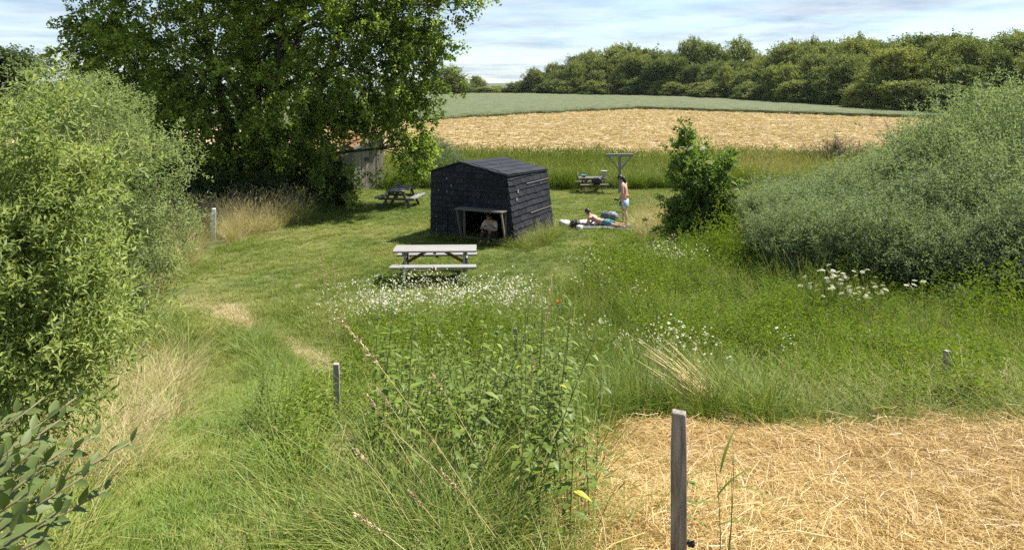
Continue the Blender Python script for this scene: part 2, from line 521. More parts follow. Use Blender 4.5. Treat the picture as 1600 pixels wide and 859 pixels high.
def sample_crown(blobs, n, rng, shell=0.45, inner=0.62, rough=0.12):
    """points in a union of ellipsoids, crowded towards the outside"""
    B = np.array(blobs, float)
    w = (B[:, 3] * B[:, 4] + B[:, 4] * B[:, 5] + B[:, 3] * B[:, 5]); w /= w.sum()
    out_p = []; out_n = []; got = 0
    ph = rng.uniform(0, 6.28, (5, 3)); fr = rng.uniform(2, 6, (5, 3))
    while got < n:
        k = rng.choice(len(B), size=n, p=w)
        u = rand_dir(n, rng)
        wob = 1 + rough * np.sum([np.sin(u[:, 0] * fr[i, 0] + ph[i, 0] + k) * np.sin(u[:, 1] * fr[i, 1] + ph[i, 1]) * np.sin(u[:, 2] * fr[i, 2] + ph[i, 2] + 2 * k) for i in range(5)], axis=0)
        r = (1 - shell * rng.random(n) ** 1.6) * wob
        p = B[k, :3] + u * B[k, 3:6] * r[:, None]
        ok = np.ones(n, bool)
        for j in range(len(B)):
            e = np.linalg.norm((p - B[j, :3]) / B[j, 3:6], axis=1)
            ok &= ~((e < inner) & (k != j))
        nrm = nz(u / B[k, 3:6])
        out_p.append(p[ok]); out_n.append(nrm[ok]); got += ok.sum()
    return np.concatenate(out_p)[:n], np.concatenate(out_n)[:n]


def stuff_part(o):
    o['kind'] = 'stuff'
    return o


def crown_mesh(name, blobs, n_sh, K, sl, L, W, mat, rng, up=0.5, out=0.6, rnd=0.45, droop=0.15, spread=0.85, shell=0.45, inner=0.62, rough=0.12, zmin=0.05, clump=None, bias=None, tvar=0.25, jit=0.02, ldroop=0.12, ground=None):
    if clump:
        kk, sg = clump
        p, nr = sample_crown(blobs, n_sh // kk, rng, shell, inner, rough)
        cid = np.repeat(np.arange(len(p)), kk)
        of = rng.normal(size=(len(cid), 3)) * np.array([1, 1, 0.75])
        csz = rng.uniform(0.55, 1.35, len(p))[cid][:, None]
        ctint = rng.normal(size=len(p))[cid] * 0.19
        p = p[cid] + of * sg * csz; nr = nz(nr[cid] + of * 0.45)
    else:
        p, nr = sample_crown(blobs, n_sh, rng, shell, inner, rough)
        ctint = np.zeros(len(p))
    keep = p[:, 2] > zmin
    p = p[keep]; nr = nr[keep]; ctint = ctint[keep]
    d = nr * out + np.array([0, 0, up]) + rng.normal(size=p.shape) * rnd
    tb = 0.42 + 0.16 * np.sin(p[:, 0] * 1.7 + 1) * np.sin(p[:, 1] * 1.9) + rng.normal(size=len(p)) * 0.12 + ctint
    V, F, T = shoots(p - nz(d) * sl * 0.4, d, sl * rng.uniform(0.6, 1.25, len(p)), K, L, W, rng, spread, droop, tbase=tb, tvar=tvar, jit=jit, ldroop=ldroop)
    return mesh_np(name, V, F, mat, False, T), p, d


def limb_mesh(name, base, targets, mat, r0=0.1, rng=RNG, n=6, seg=5, wob=0.12, stems=None):
    mb = MB()
    base = Vector(base)
    for t in targets:
        t = Vector(t)
        pts = []; rad = []
        L = (t - base).length
        for i in range(seg + 1):
            f = i / seg
            p = base.lerp(t, f)
            p.z += 0.12 * L * math.sin(f * math.pi) * 0.6
            if 0 < i < seg:
                p += Vector(rng.normal(size=3) * wob * L * 0.25)
            pts.append(p); rad.append(r0 * (1 - 0.85 * f) + 0.004)
        mb.tube(pts, rad, n)
    return mb.mesh(name, mat, True)


# ------------------------------------------------------------------ scatter (geometry nodes, for stuff only)
def scatter(name, P, rot, scl, tint, idx, sources, parent=None):
    n = len(P)
    me = bpy.data.meshes.new(name)
    me.vertices.add(n); me.vertices.foreach_set('co', np.asarray(P, np.float32).ravel())
    a = me.attributes.new('irot', 'FLOAT_VECTOR', 'POINT'); a.data.foreach_set('vector', np.asarray(rot, np.float32).ravel())
    a = me.attributes.new('iscl', 'FLOAT_VECTOR', 'POINT'); a.data.foreach_set('vector', np.asarray(scl, np.float32).ravel())
    a = me.attributes.new('itint', 'FLOAT', 'POINT'); a.data.foreach_set('value', np.asarray(tint, np.float32))
    a = me.attributes.new('iidx', 'INT', 'POINT'); a.data.foreach_set('value', np.asarray(idx, np.int32))
    o = link(name, me, parent)
    ng = bpy.data.node_groups.new(name + '_nodes', 'GeometryNodeTree')
    ng.interface.new_socket('Geometry', in_out='INPUT', socket_type='NodeSocketGeometry')
    ng.interface.new_socket('Geometry', in_out='OUTPUT', socket_type='NodeSocketGeometry')
    gi = ng.nodes.new('NodeGroupInput'); go = ng.nodes.new('NodeGroupOutput')
    iop = ng.nodes.new('GeometryNodeInstanceOnPoints')
    jn = ng.nodes.new('GeometryNodeJoinGeometry')
    for s in sources:
        oi = ng.nodes.new('GeometryNodeObjectInfo'); oi.inputs['Object'].default_value = s
        oi.inputs['As Instance'].default_value = False
        g2i = ng.nodes.new('GeometryNodeGeometryToInstance')
        ng.links.new(oi.outputs['Geometry'], g2i.inputs[0])
        ng.links.new(g2i.outputs[0], jn.inputs[0])

    def named(nm, t):
        q = ng.nodes.new('GeometryNodeInputNamedAttribute'); q.data_type = t; q.inputs['Name'].default_value = nm
        return q.outputs[0]
    ng.links.new(gi.outputs[0], iop.inputs['Points'])
    ng.links.new(jn.outputs[0], iop.inputs['Instance'])
    iop.inputs['Pick Instance'].default_value = True
    ng.links.new(named('iidx', 'INT'), iop.inputs['Instance Index'])
    ng.links.new(named('irot', 'FLOAT_VECTOR'), iop.inputs['Rotation'])
    ng.links.new(named('iscl', 'FLOAT_VECTOR'), iop.inputs['Scale'])
    ng.links.new(iop.outputs[0], go.inputs[0])
    md = o.modifiers.new('scatter', 'NODES'); md.node_group = ng
    o['kind'] = 'stuff'
    return o


def src(name, me):
    return bpy.data.objects.new(name, me)     # a template, never linked to the scene


def blade_clump(name, n, h, rad, w, bend, mat, rng, lean=0.25, tv=0.1, tb=0.0, heads=0, head_len=0.1, head_w=0.012, headt=0.75, hfac=1.35, flat=False, segs=3):
    """a tuft of curved blades, optionally with seed stems"""
    VV = []; FF = []; TT = []
    off = 0
    N = n + heads
    ang = rng.uniform(0, 6.28, N); rr = rad * np.sqrt(rng.random(N))
    bx = np.cos(ang) * rr; by = np.sin(ang) * rr
    da = ang + rng.normal(size=N) * 0.8
    hh = h * rng.uniform(0.55, 1.15, N)
    hh[n:] = h * hfac * rng.uniform(0.8, 1.1, heads)
    for i in range(N):
        is_h = i >= n
        ld = np.array([math.cos(da[i]), math.sin(da[i]), 0])
        ln = abs(rng.normal()) * lean; bd = bend * rng.uniform(0.4, 1.4) * (0.6 if is_h else 1)
        ww = w * rng.uniform(0.7, 1.2) * (0.45 if is_h else 1)
        side = np.array([-ld[1], ld[0], 0]) * math.cos(0.6) + ld * math.sin(rng.uniform(-1, 1))
        side = side / np.linalg.norm(side)
        pts = []
        S = segs if not is_h else 3
        for k in range(S + 1):
            t = k / S
            out = (ln * t + bd * t * t) * hh[i]
            z = hh[i] * (t - 0.35 * bd * t ** 3)
            pts.append(np.array([bx[i], by[i], 0]) + ld * out + np.array([0, 0, z]))
        tt = np.clip(tb + rng.normal() * tv, -0.2, 1)
        for k in range(S):
            wa = ww * (1 - (k / S) ** 1.5 * 0.9) if not is_h else ww
            VV += [pts[k] - side * wa / 2, pts[k] + side * wa / 2]
            TT += [tt + (0.25 if is_h else 0)] * 2
        if is_h:
            VV += [pts[S] - side * ww / 2, pts[S] + side * ww / 2]; TT += [tt + 0.25] * 2
            for k in range(S):
                b = off + 2 * k
                FF += [(b, b + 1, b + 3), (b, b + 3, b + 2)]
            off += 2 * S + 2
            dd = pts[S] - pts[S - 1]; dd /= np.linalg.norm(dd)
            q = np.cross(dd, side)
            b0 = pts[S] - dd * head_len * 0.3
            VV += [b0, b0 + dd * head_len * 0.5 + side * head_w, b0 + dd * head_len + ld * head_len * 0.2, b0 + dd * head_len * 0.5 - side * head_w, b0 + dd * head_len * 0.5 + q * head_w, b0 + dd * head_len * 0.5 - q * head_w]
            TT += [headt + rng.normal() * 0.05] * 6
            FF += [(off, off + 1, off + 2), (off, off + 2, off + 3), (off, off + 4, off + 2), (off, off + 2, off + 5)]
            off += 6
        else:
            VV.append(pts[S]); TT.append(tt + 0.05)
            for k in range(S - 1):
                b = off + 2 * k
                FF += [(b, b + 1, b + 3), (b, b + 3, b + 2)]
            b = off + 2 * (S - 1)
            FF.append((b, b + 1, b + 2))
            off += 2 * S + 1
    return mesh_np(name, np.array(VV), np.array(FF), mat, False, np.array(TT))


# ================================================================== SETTING
def struct(o):
    o['kind'] = 'structure'
    return o


def grid_mesh(name, X, Y, Z, mat, smooth=True):
    ny, nx = X.shape
    V = np.stack([X, Y, Z], -1).reshape(-1, 3)
    i = np.arange(ny - 1)[:, None] * nx + np.arange(nx - 1)[None, :]
    F = np.stack([i, i + 1, i + nx + 1, i + nx], -1).reshape(-1, 4)
    return mesh_np(name, V, F, mat, smooth)


def build_ground():
    ys = np.concatenate([[-60, -30, -15], np.linspace(-10, 40, 140), np.linspace(41, 240, 90), np.geomspace(250, 6000, 26)])
    xs = np.concatenate([-np.geomspace(40, 5000, 26)[::-1], np.linspace(-38, 38, 150), np.geomspace(40, 5000, 26)])
    X, Y = np.meshgrid(xs, ys)
    struct(link('ground', grid_mesh('ground', X, Y, height(X, Y), M['soil'])))


BX = [-60, -25, -8.6, 0, 20.4, 36, 52, 70, 110]
BY = [70, 80, 89, 100, 118, 104.5, 91, 80, 66]


def straw_edge(x):
    return np.interp(x, BX, BY) + 0.5 * np.sin(np.asarray(x) * 0.8) + 0.35 * np.sin(np.asarray(x) * 2.3 + 1)


def crop_far(x):
    return np.interp(x, [-80, 0, 46, 52, 55, 58, 70, 110], [224, 215, 177, 134, 117, 100, 90, 76])


def build_fields():
    xs = np.linspace(-50, 75, 420)
    v = np.linspace(0, 1, 260) ** 1.15
    X = np.broadcast_to(xs[None, :], (260, 420)).copy()
    y0 = 44.6 + 0.6 * np.sin(xs * 0.5)
    Y = y0[None, :] + v[:, None] * (straw_edge(xs) + 0.6 - y0)[None, :]
    b = 0.0
    for i, (s, a) in enumerate([(0.55, 0.10), (1.3, 0.10), (3.2, 0.07)]):
        b = b + a * vnoise(X * 0.7, Y * 1.5, s, 40 + i)
    b = b + 0.10 * np.maximum(0, np.sin(Y * 1.9 + 1.5 * vnoise(X, Y, 0.2, 50) * 6)) ** 2 * vnoise(X, Y, 0.5, 51)
    Z = height(X, Y) + 0.06 + b
    struct(link('straw_field', grid_mesh('straw_field', X, Y, Z, M['straw_far'])))
    # standing crop: a raised slab of ears with a front face
    xs = np.linspace(-75, 100, 300)
    v = np.concatenate([[0, 0], np.linspace(0.003, 1, 110) ** 1.2])
    X = np.broadcast_to(xs[None, :], (len(v), 300)).copy()
    y0 = straw_edge(xs)
    Y = y0[None, :] + v[:, None] * (crop_far(xs) - y0)[None, :]
    Z = height(X, Y) + 0.68 + 0.10 * vnoise(X, Y, 1.4, 60) + 0.06 * vnoise(X, Y, 4, 61)
    Z[0] = height(X[0], Y[0]) - 0.05
    struct(link('crop_field', grid_mesh('crop_field', X, Y, Z, M['crop'])))
    # hills on the horizon
    xs = np.linspace(-2600, 2600, 160)
    prof = 12 + 16 * vnoise(xs, xs * 0, 0.006, 70) + 8 * vnoise(xs, xs * 0, 0.03, 71)
    rows = [(2300, 0.0), (2450, 0.65), (2600, 1.0), (2900, 0.6), (3200, 0)]
    X = np.broadcast_to(xs[None, :], (5, 160)).copy(); Y = X * 0; Z = X * 0
    for i, (y, f) in enumerate(rows):
        Y[i] = y + 60 * vnoise(xs, xs * 0, 0.004, 75 + i); Z[i] = -4 + f * prof
    struct(link('hills', grid_mesh('hills', X, Y, Z, M['hill'])))


# zones on the ground (metres)
MEADOW = [(-1.15, 4.2), (-1.9, 5.8), (-2.4, 8.0), (-2.35, 10.0), (-2.25, 12.0), (-3.0, 14.0), (-2.8, 15.0), (-1.0, 15.6), (0.6, 15.4), (1.3, 16.2), (2.0, 18.2), (4.4, 20.0), (6, 20.5), (9, 18), (16, 18), (16, 6.8), (9, 6.9), (6, 7.15), (4.2, 7.1), (3, 7.4), (2.4, 7.2), (1.6, 7.5), (0.8, 7.3), (0.65, 6.0), (0.4, 4.0)]
STRAW = [(0.35, 3.0), (0.55, 5.5), (0.7, 7.3), (1.6, 7.75), (2.4, 7.3), (3.3, 7.6), (4.2, 7.2), (5.2, 7.45), (6, 7.1), (7, 7.3), (9, 7.0), (14, 7.0), (14, 1.2), (0.3, 1.2)]
NETTLES = [(-0.9, 4.3), (-1.55, 5.8), (-1.85, 7.9), (0.7, 7.9), (0.6, 6), (0.4, 4)]
PATH_Y = [2.0, 4.4, 5.2, 7.3, 10.5, 14.3, 16, 18]
PATH_X = [-1.0, -1.95, -2.25, -2.85, -3.75, -5.5, -5.9, -6.2]
PATH_W = [0.6, 0.62, 0.6, 0.6, 0.75, 0.8, 1.6, 2.6]



def lawn_mask(x, y):
    pc = np.interp(y, PATH_Y, PATH_X); pw = np.interp(y, PATH_Y, PATH_W)
    path = (np.abs(x - pc) < pw) & (y < 18)
    lawn = (y >= 15.2) & (y < 35.2) & (x > np.interp(y, [15, 18, 22, 26, 30, 36], [-7.4, -8.2, -8.8, -7.2, -7.0, -7.0])) & (x < np.interp(y, [15, 20, 24, 30, 36], [1.5, 3.2, 4.0, 9.5, 12]))
    lawn &= ~inpoly(x, y, MEADOW)
    lawn &= ~((x > 4.15) & (x < 5.6) & (y > 21.5) & (y < 25.6))
    track = (y > 9.5) & (y < 15.3) & (x > pc) & (x < -2.1) & ~inpoly(x, y, MEADOW)
    return path | lawn | track


def post_gap(x, y):
    """thin growth kept short in front of the path-side fence post"""
    return (np.abs(x / np.maximum(y, .1) + 0.2345) < 0.040) & (y > 4.6) & (y < 8.0)


def frustum(x, y, m=0.12):
    return (np.abs(x) < y * (0.6927 + m) + 0.5)


def rnd_xy(n, x0, x1, y0, y1, rng):
    return rng.uniform(x0, x1, n), rng.uniform(y0, y1, n)


def do_scatter(name, x, y, sources, rng, tint, s=(0.8, 1.2), zs=None, tilt=0.12, dz=-0.01, parent=None):
    n = len(x)
    P = np.stack([x, y, height(x, y) + dz], -1)
    rot = np.stack([rng.normal(size=n) * tilt, rng.normal(size=n) * tilt, rng.uniform(0, 6.28, n)], -1)
    sc = rng.uniform(s[0], s[1], n)
    scl = np.stack([sc, sc, sc * (1 if zs is None else zs)], -1)
    return scatter(name, P, rot, scl, tint, rng.integers(0, len(sources), n), sources)


def dryness(x, y):
    """where the turf is parched (sward colour, not shade)"""
    d = 0.16 + 0.20 * (vnoise(x, y, 0.55, 3) - 0.35) + 0.22 * (vnoise(x, y, 1.7, 4) - 0.5)
    def spot(cx, cy, rx, ry, a):
        return a * np.exp(-(((x - cx) / rx) ** 2 + ((y - cy) / ry) ** 2))
    d = d + spot(-7.2, 16.2, 0.9, 0.9, 0.45) + spot(-3.3, 25.5, 1.2, 0.8, 0.28) + spot(2.15, 22.6, .45, .35, 0.5) + spot(-5.6, 24.0, 2.2, 1.2, 0.15) + spot(-1.7, 4.4, 0.25, 0.3, 0.4)
    # worn diagonal track
    tx = np.interp(y, [11.2, 12.4, 15.6], [-2.7, -3.2, -6.0])
    d = d + 0.62 * np.exp(-((x - tx) / 0.32) ** 2) * ((y > 11.0) & (y < 16))
    d = d - 0.10 * np.exp(-(((x + 4.5) / 2.0) ** 2 + ((y - 18.5) / 1.5) ** 2))
    return np.clip(d, 0, 0.85)


def build_grass():
    rng = np.random.default_rng(21)
    lawn_src = [src('lawn_tuft', blade_clump('lawn_tuft', 46, 0.075, 0.13, 0.007, 0.6, M['grass'], rng, 0.5, 0.10, 0.05, segs=2)) for _ in range(4)]
    tall_src = [src('tall_tuft', blade_clump('tall_tuft', 40, 0.50, 0.13, 0.009, 0.55, M['grass'], rng, 0.3, 0.09, 0.05, heads=2, head_len=0.08, head_w=0.0035, headt=0.42)) for _ in range(5)]
    dry_src = [src('dry_tuft', blade_clump('dry_tuft', 36, 0.42, 0.12, 0.006, 0.7, M['grass'], rng, 0.4, 0.12, 0.1, heads=12, head_len=0.08, head_w=0.0045, headt=0.62)) for _ in range(4)]
    # short turf of path and lawn
    x, y = rnd_xy(90000, -20, 16, 1.6, 36, rng)
    # denser close to the viewer
    x2, y2 = rnd_xy(22000, -7.5, 0, 1.6, 16, rng)
    x = np.concatenate([x, x2]); y = np.concatenate([y, y2])
    k = lawn_mask(x, y) & frustum(x, y)
    x, y = x[k], y[k]
    do_scatter('lawn_grass', x, y, lawn_src, rng, dryness(x, y) + rng.normal(size=len(x)) * 0.05, (0.75, 1.35), (0.8 + 0.7 * vnoise(x, y, 1.1, 8) * rng.uniform(0.5, 1.4, len(x))) * np.interp(y, [2, 12, 16], [0.62, 0.75, 1.0]))
    # long meadow grass
    x, y = rnd_xy(16000, -5, 16, 3.5, 21, rng)
    k = inpoly(x, y, MEADOW) & frustum(x, y)
    k &= rng.random(len(x)) < 0.35 + 0.65 * vnoise(x, y, 0.8, 12)
    k &= ~post_gap(x, y)
    k &= ~(inpoly(x, y, NETTLES) & (rng.random(len(x)) < 0.75))
    x, y = x[k], y[k]
    dry = 0.07 + 0.28 * (vnoise(x, y, 0.7, 13) - 0.45) + rng.normal(size=len(x)) * 0.05
    hz = (0.55 + 1.0 * vnoise(x, y, 1.3, 14) * rng.uniform(.6, 1.3, len(x))) * np.interp(y, [4, 7.5, 9, 14, 20], [0.85, 0.95, 1.05, 1.1, 1.1])
    do_scatter('meadow_grass', x, y, tall_src, rng, np.clip(dry + 0.38 * (rng.random(len(x)) < 0.07), 0, 0.62), (0.8, 1.25), hz, 0.2)
    # verge and rough ground left of the path and round the trees
    x, y = rnd_xy(26000, -22, 16, 1.6, 36, rng)
    k = ~lawn_mask(x, y) & ~inpoly(x, y, MEADOW) & ~inpoly(x, y, STRAW) & frustum(x, y)
    x, y = x[k], y[k]
    k = ~((np.abs(x / y + 0.404) < 0.016) & (y > 17) & (y < 23.1))
    x, y = x[k], y[k]
    spots = [(-4.95, 10.6, 0.45, 1.3, .6), (-3.85, 8.0, .4, 0.9, 0.45), (-8.2, 22.6, 1.6, 2.4, .40), (-9.5, 25.5, 2.0, 2.0, .45), (-3.4, 6.2, 0.4, 0.7, 0.25), (4.7, 24.0, 0.9, 1.6, .75), (-2.3, 4.2, .5, .5, .25), (-7.6, 16.2, 1.0, 1.2, 0.4), (6.5, 22.6, 1.0, 1.4, .25)]
    dd = 0.16 + 0.30 * (vnoise(x, y, 0.9, 23) - 0.4)
    for cx, cy, rx, ry, a in spots:
        dd = dd + a * np.exp(-(((x - cx) / rx) ** 2 + ((y - cy) / ry) ** 2))
    k = dd > 0.36
    hz = 0.75 + 0.6 * rng.random(len(x)) - 0.25 * ((x > 3.5) & (x < 4.3) & (y > 21) & (y < 26))
    hz = hz * np.interp(y, [2, 5, 12, 22, 30], [0.45, 0.5, 0.8, 1.2, 1.2])
    do_scatter('verge_grass', x[~k], y[~k], tall_src, rng, np.clip(dd[~k], 0, .8), (0.8, 1.2), hz[~k] * 0.85, 0.2)
    do_scatter('dry_grass', x[k], y[k], dry_src, rng, np.clip(dd[k] + rng.normal(size=k.sum()) * .06, 0, .8), (0.9, 1.4), hz[k] * 1.15, 0.22)
    f_ = rng.random(420)
    x = np.interp(f_, [0, .5, 1], [-2.55, -3.25, -5.0]) + rng.normal(size=420) * 0.16; y = np.interp(f_, [0, .5, 1], [8.2, 10.8, 14.2]) + rng.normal(size=420) * 0.2
    do_scatter('ridge_grass', x, y, tall_src, rng, np.clip(0.05 + rng.normal(size=420) * .06, 0, .3), (0.8, 1.2), rng.uniform(0.2, 0.5, 420), 0.25)
    # weeds along the lit wall of the shelter
    t_ = rng.uniform(0, 1, 90)
    x = 0.15 + 1.2 * t_ + 0.12 + rng.normal(size=90) * 0.16; y = 22.05 + 2.4 * t_ - 0.3 + rng.normal(size=90) * 0.2
    do_scatter('wall_weeds', x, y, tall_src + dry_src, rng, np.clip(0.12 + rng.normal(size=90) * .12, 0, .5), (0.8, 1.2), rng.uniform(0.5, 1.1, 90), 0.2)
    x = rng.uniform(-2.6, 0.1, 90); y = 23.4 - (x + 2.57) * 0.51 - 0.16 + rng.normal(size=90) * 0.08
    do_scatter('wall_grass', x, y, tall_src, rng, np.clip(0.08 + rng.normal(size=90) * .06, 0, .5), (0.7, 1.1), rng.uniform(0.25, 0.6, 90), 0.2)
    # reedy strip beyond the lawn
    x, y = rnd_xy(12000, -20, 26, 34.8, 45.4, rng)
    k = frustum(x, y, 0.06)
    x, y = x[k], y[k]
    reed_src = [src('reed_tuft', blade_clump('reed_tuft', 34, 0.95, 0.22, 0.018, 0.35, M['grass'], rng, 0.22, 0.08, 0.03, heads=3, head_len=0.16, head_w=0.014, headt=0.25)) for _ in range(4)]
    t = 0.10 + 0.22 * (vnoise(x, y, 0.35, 31) - 0.4) + 0.16 * np.exp(-((y - 36.6) / 1.3) ** 2) - 0.08 * (y > 41)
    t = t + 0.3 * np.exp(-(((x - 12.5) / 1.2) ** 2 + ((y - 37) / 2) ** 2))
    do_scatter('reed_grass', x, y, reed_src, rng, np.clip(t, 0, .7), (0.8, 1.25), (0.8 + 0.3 * vnoise(x, y, 0.5, 32)) * np.interp(y, [35, 42, 45.5], [1, .95, .75]), 0.12)


def straw_clump(name, n, rad, L, rng, thick=0.0027, mat='strawblade'):
    """flattened straw: long stalks lying criss-cross"""
    base_a = rng.uniform(0, 6.28)
    VV = []; FF = []; TT = []
    for i in range(n):
        a = base_a + rng.normal() * 0.75
        c = np.array([rng.normal() * rad, rng.normal() * rad, abs(rng.normal()) * 0.035 + 0.005])
        l = L * rng.uniform(0.5, 1.2)
        d = np.array([math.cos(a), math.sin(a), rng.normal() * 0.10]); s = np.array([-d[1], d[0], rng.normal() * 0.6]); s /= np.linalg.norm(s)
        bow = rng.normal() * 0.16 * l
        w = thick * rng.uniform(0.4, 1.6)
        b = len(VV)
        t0 = np.clip(0.5 + rng.normal() * 0.22, 0, 1)
        for k in range(4):
            t = k / 3 - 0.5
            p = c + d * l * t + s * np.array([1, 1, 0]) * bow * (0.25 - t * t) * 2 + np.array([0, 0, 0.04 * (0.25 - t * t) * rng.uniform(0, 3)])
            VV += [p - s * w / 2, p + s * w / 2]; TT += [t0, t0]
        for k in range(3):
            q = b + 2 * k
            FF += [(q, q + 1, q + 3), (q, q + 3, q + 2)]
    return mesh_np(name, np.array(VV), np.array(FF), M[mat], False, np.array(TT))


def build_straw():
    rng = np.random.default_rng(31)
    s_near = [src('straw_mat', straw_clump('straw_mat', 84, 0.14, 0.32, rng)) for _ in range(6)]
    # litter sheet under the straw
    xs = np.linspace(0.2, 14, 90); ys = np.linspace(1.2, 7.6, 60)
    X, Y = np.meshgrid(xs, ys)
    X = X + 0.0
    left = np.interp(Y, [1.2, 5.5, 8.4], [0.3, 0.6, 0.85])
    X = left + (X - 0.2) / 13.8 * (14 - left)
    Z = height(X, Y) + 0.02 + 0.06 * vnoise(X, Y, 2.2, 33) + 0.03 * vnoise(X, Y, 6, 34)
    struct(link('straw_ground', grid_mesh('straw_ground', X, Y, Z, M['straw_ground'])))
    x, y = rnd_xy(9000, 0.3, 10, 1.6, 8.5, rng)
    k = inpoly(x, y + 0.9 * (vnoise(x, y * .3, 2.2, 35) - 0.5), STRAW) & frustum(x, y, .2)
    x, y = x[k], y[k]
    n = len(x)
    z = height(x, y) + 0.03 + 0.06 * vnoise(x, y, 2.2, 33)
    swirl = vnoise(x, y, 0.9, 36) * 5
    rot = np.stack([rng.normal(size=n) * .12, rng.normal(size=n) * .12, swirl + rng.normal(size=n) * 0.5], -1)
    sc = rng.uniform(0.7, 1.2, n)
    scatter('flattened_straw', np.stack([x, y, z], -1), rot, np.stack([sc, sc, sc * 1.3], -1), np.clip(0.35 * (vnoise(x, y, 1.5, 37) - 0.5), -.3, .3), rng.integers(0, 6, n), s_near)
    # far straw swaths
    s_far = [src('swath', straw_clump('swath', 30, 0.26, 0.5, rng, 0.022, 'swath')) for _ in range(5)]
    x, y = rnd_xy(40000, -22, 62, 45.0, 119, rng)
    k = (y < straw_edge(x)) & frustum(x, y, .06)
    k &= rng.random(len(x)) < 0.25 + 0.75 * vnoise(x * 0.8, y * 1.8, 0.9, 39)
    x, y = x[k], y[k]; n = len(x)
    rot = np.stack([rng.normal(size=n) * .1, rng.normal(size=n) * .1, rng.normal(size=n) * 0.9], -1)
    sc = rng.uniform(0.7, 1.5, n)
    scatter('straw_swaths', np.stack([x, y, height(x, y) + 0.22], -1), rot, np.stack([sc, sc, sc * 1.5], -1), np.clip(0.02 + 0.4 * (vnoise(x, y, 1.2, 41) - 0.5), -.25, .25), rng.integers(0, 5, n), s_far)
    # ears along the crop margin and over its near part
    ears = [src('crop_tuft', blade_clump('crop_tuft', 26, 0.85, 0.3, 0.03, 0.18, M['cropblade'], rng, 0.12, 0.2, 0.4, segs=2)) for _ in range(3)]
    x = rng.uniform(-30, 75, 24000); e = straw_edge(x)
    y = e - 0.15 + (crop_far(x) - e) * rng.random(len(x)) ** 2.2 * 0.8
    k = frustum(x, y, .04)
    x, y = x[k], y[k]
    do_scatter('crop_ears', x, y, ears, rng, 0.35 * (vnoise(x, y, 0.25, 43) - 0.5), (0.9, 1.1), None, 0.08)


build_ground()
build_fields()
build_grass()
build_straw()
# ================================================================== TREES AND SHRUBS
def px(pxx, pyy, d):
    """design sheet: offset at distance d of a point measured on the plan"""
    return ((pxx - 800) / 1155 * d, d, EYE - (pyy - 140) / 1155 * d)


def build_big_tree():
    rng = np.random.default_rng(51)
    t = thing('poplar_tree', 'huge dark green broadleaf tree with drooping branches beside the wooden hut', 'tree', (-10.6, 30.4, H(-10.6, 30.4)))
    ox, oy, oz = t.location
    spec = [(410, -190, 29.5, 300), (300, 20, 29.5, 190), (520, -10, 30, 190), (640, 0, 29.5, 95), (215, 110, 29.5, 90), (400, 130, 28.5, 165), (560, 110, 29, 105),
            (655, 90, 29, 62), (640, 180, 30, 50), (648, 232, 30, 40), (590, 165, 29.5, 52), (320, 210, 29, 105), (430, 225, 29, 85), (330, 270, 29.5, 62), (690, 10, 29, 50), (300, 110, 28.5, 120), (480, 60, 28, 120), (488, 205, 29, 56), (160, 60, 29.5, 50), (205, 175, 30, 62), (235, 235, 30, 60), (265, 280, 30, 48)]
    blobs = []
    for a, b, d, r in spec:
        X, Y, Z = px(a, b, d); rr = r / 1155 * d
        blobs.append((X - ox, Y - oy, Z - oz, rr, rr * 0.72, rr * 0.95))
    me, p, d = crown_mesh('crown', blobs, 13000, 24, 0.55, 0.14, 0.12, M['poplar'], rng, clump=(9, 0.36), up=-0.05, out=0.65, rnd=0.5, droop=0.35, spread=0.8, shell=0.55, inner=0.6, rough=0.24, tvar=0.45, jit=0.05, zmin=0.3)
    stuff_part(link('crown', me, t))
    # a few long sprays that stick out of the outline on the left
    mb = MB()
    for k, (bx, by, h, r) in enumerate([(0, 0, 11.5, 0.34), (0.5, -0.5, 10.5, 0.24), (-0.7, 0.3, 9.5, 0.22), (1.0, 0.5, 8.5, 0.20)]):
        pts = []; rad = []
        for i in range(9):
            f = i / 8
            pts.append((bx + bx * f * 2.6 + rng.normal() * 0.12 * i / 4, by + by * f * 2 + rng.normal() * 0.1, h * f - (0.15 if i == 0 else 0)))
            rad.append(r * (1.25 - f) + 0.02)
        mb.tube(pts, rad, 9)
    mb.build('trunk', M['bark'], t, True)
    sel = rng.choice(len(blobs), 18, replace=False)
    lm = MB()
    for j in sel:
        b = Vector(blobs[j][:3])
        z0 = max(0.8, min(b.z - 1.5, 7.0))
        st = Vector((b.x * 0.08, b.y * 0.08, z0))
        pts = [st.lerp(b, f) + Vector(rng.normal(size=3) * 0.12) + Vector((0, 0, 0.5 * math.sin(f * 3.1))) for f in (0, .25, .5, .75, 1)]
        lm.tube(pts, [0.13, 0.1, 0.07, 0.05, 0.03], 6)
        for q in range(7):
            e = b + Vector(rng.normal(size=3)) * blobs[j][3] * 0.5
            lm.tube([pts[3], (pts[3] + e) / 2 + Vector((0, 0, .2)), e], [0.03, 0.02, 0.008], 4)
    lm.build('limb', M['bark'], t, True)


def shrub(name, label, cat, loc, blobs, n_sh, K, sl, L, W, mat, seed, group=None, limbs=9, r0=0.05, up=0.5, **kw):
    rng = np.random.default_rng(seed)
    t = thing(name, label, cat, loc, 0, group)
    me, p, d = crown_mesh('foliage', blobs, n_sh, K, sl, L, W, mat, rng, up=up, **kw)
    stuff_part(link('foliage', me, t))
    sel = rng.choice(len(p), limbs, replace=False)
    link('branch', limb_mesh('branch', (0, 0, -0.05), [p[i] * 0.82 for i in sel], M['bark'] if r0 > 0.03 else M['twig'], r0, rng), t)
    return t


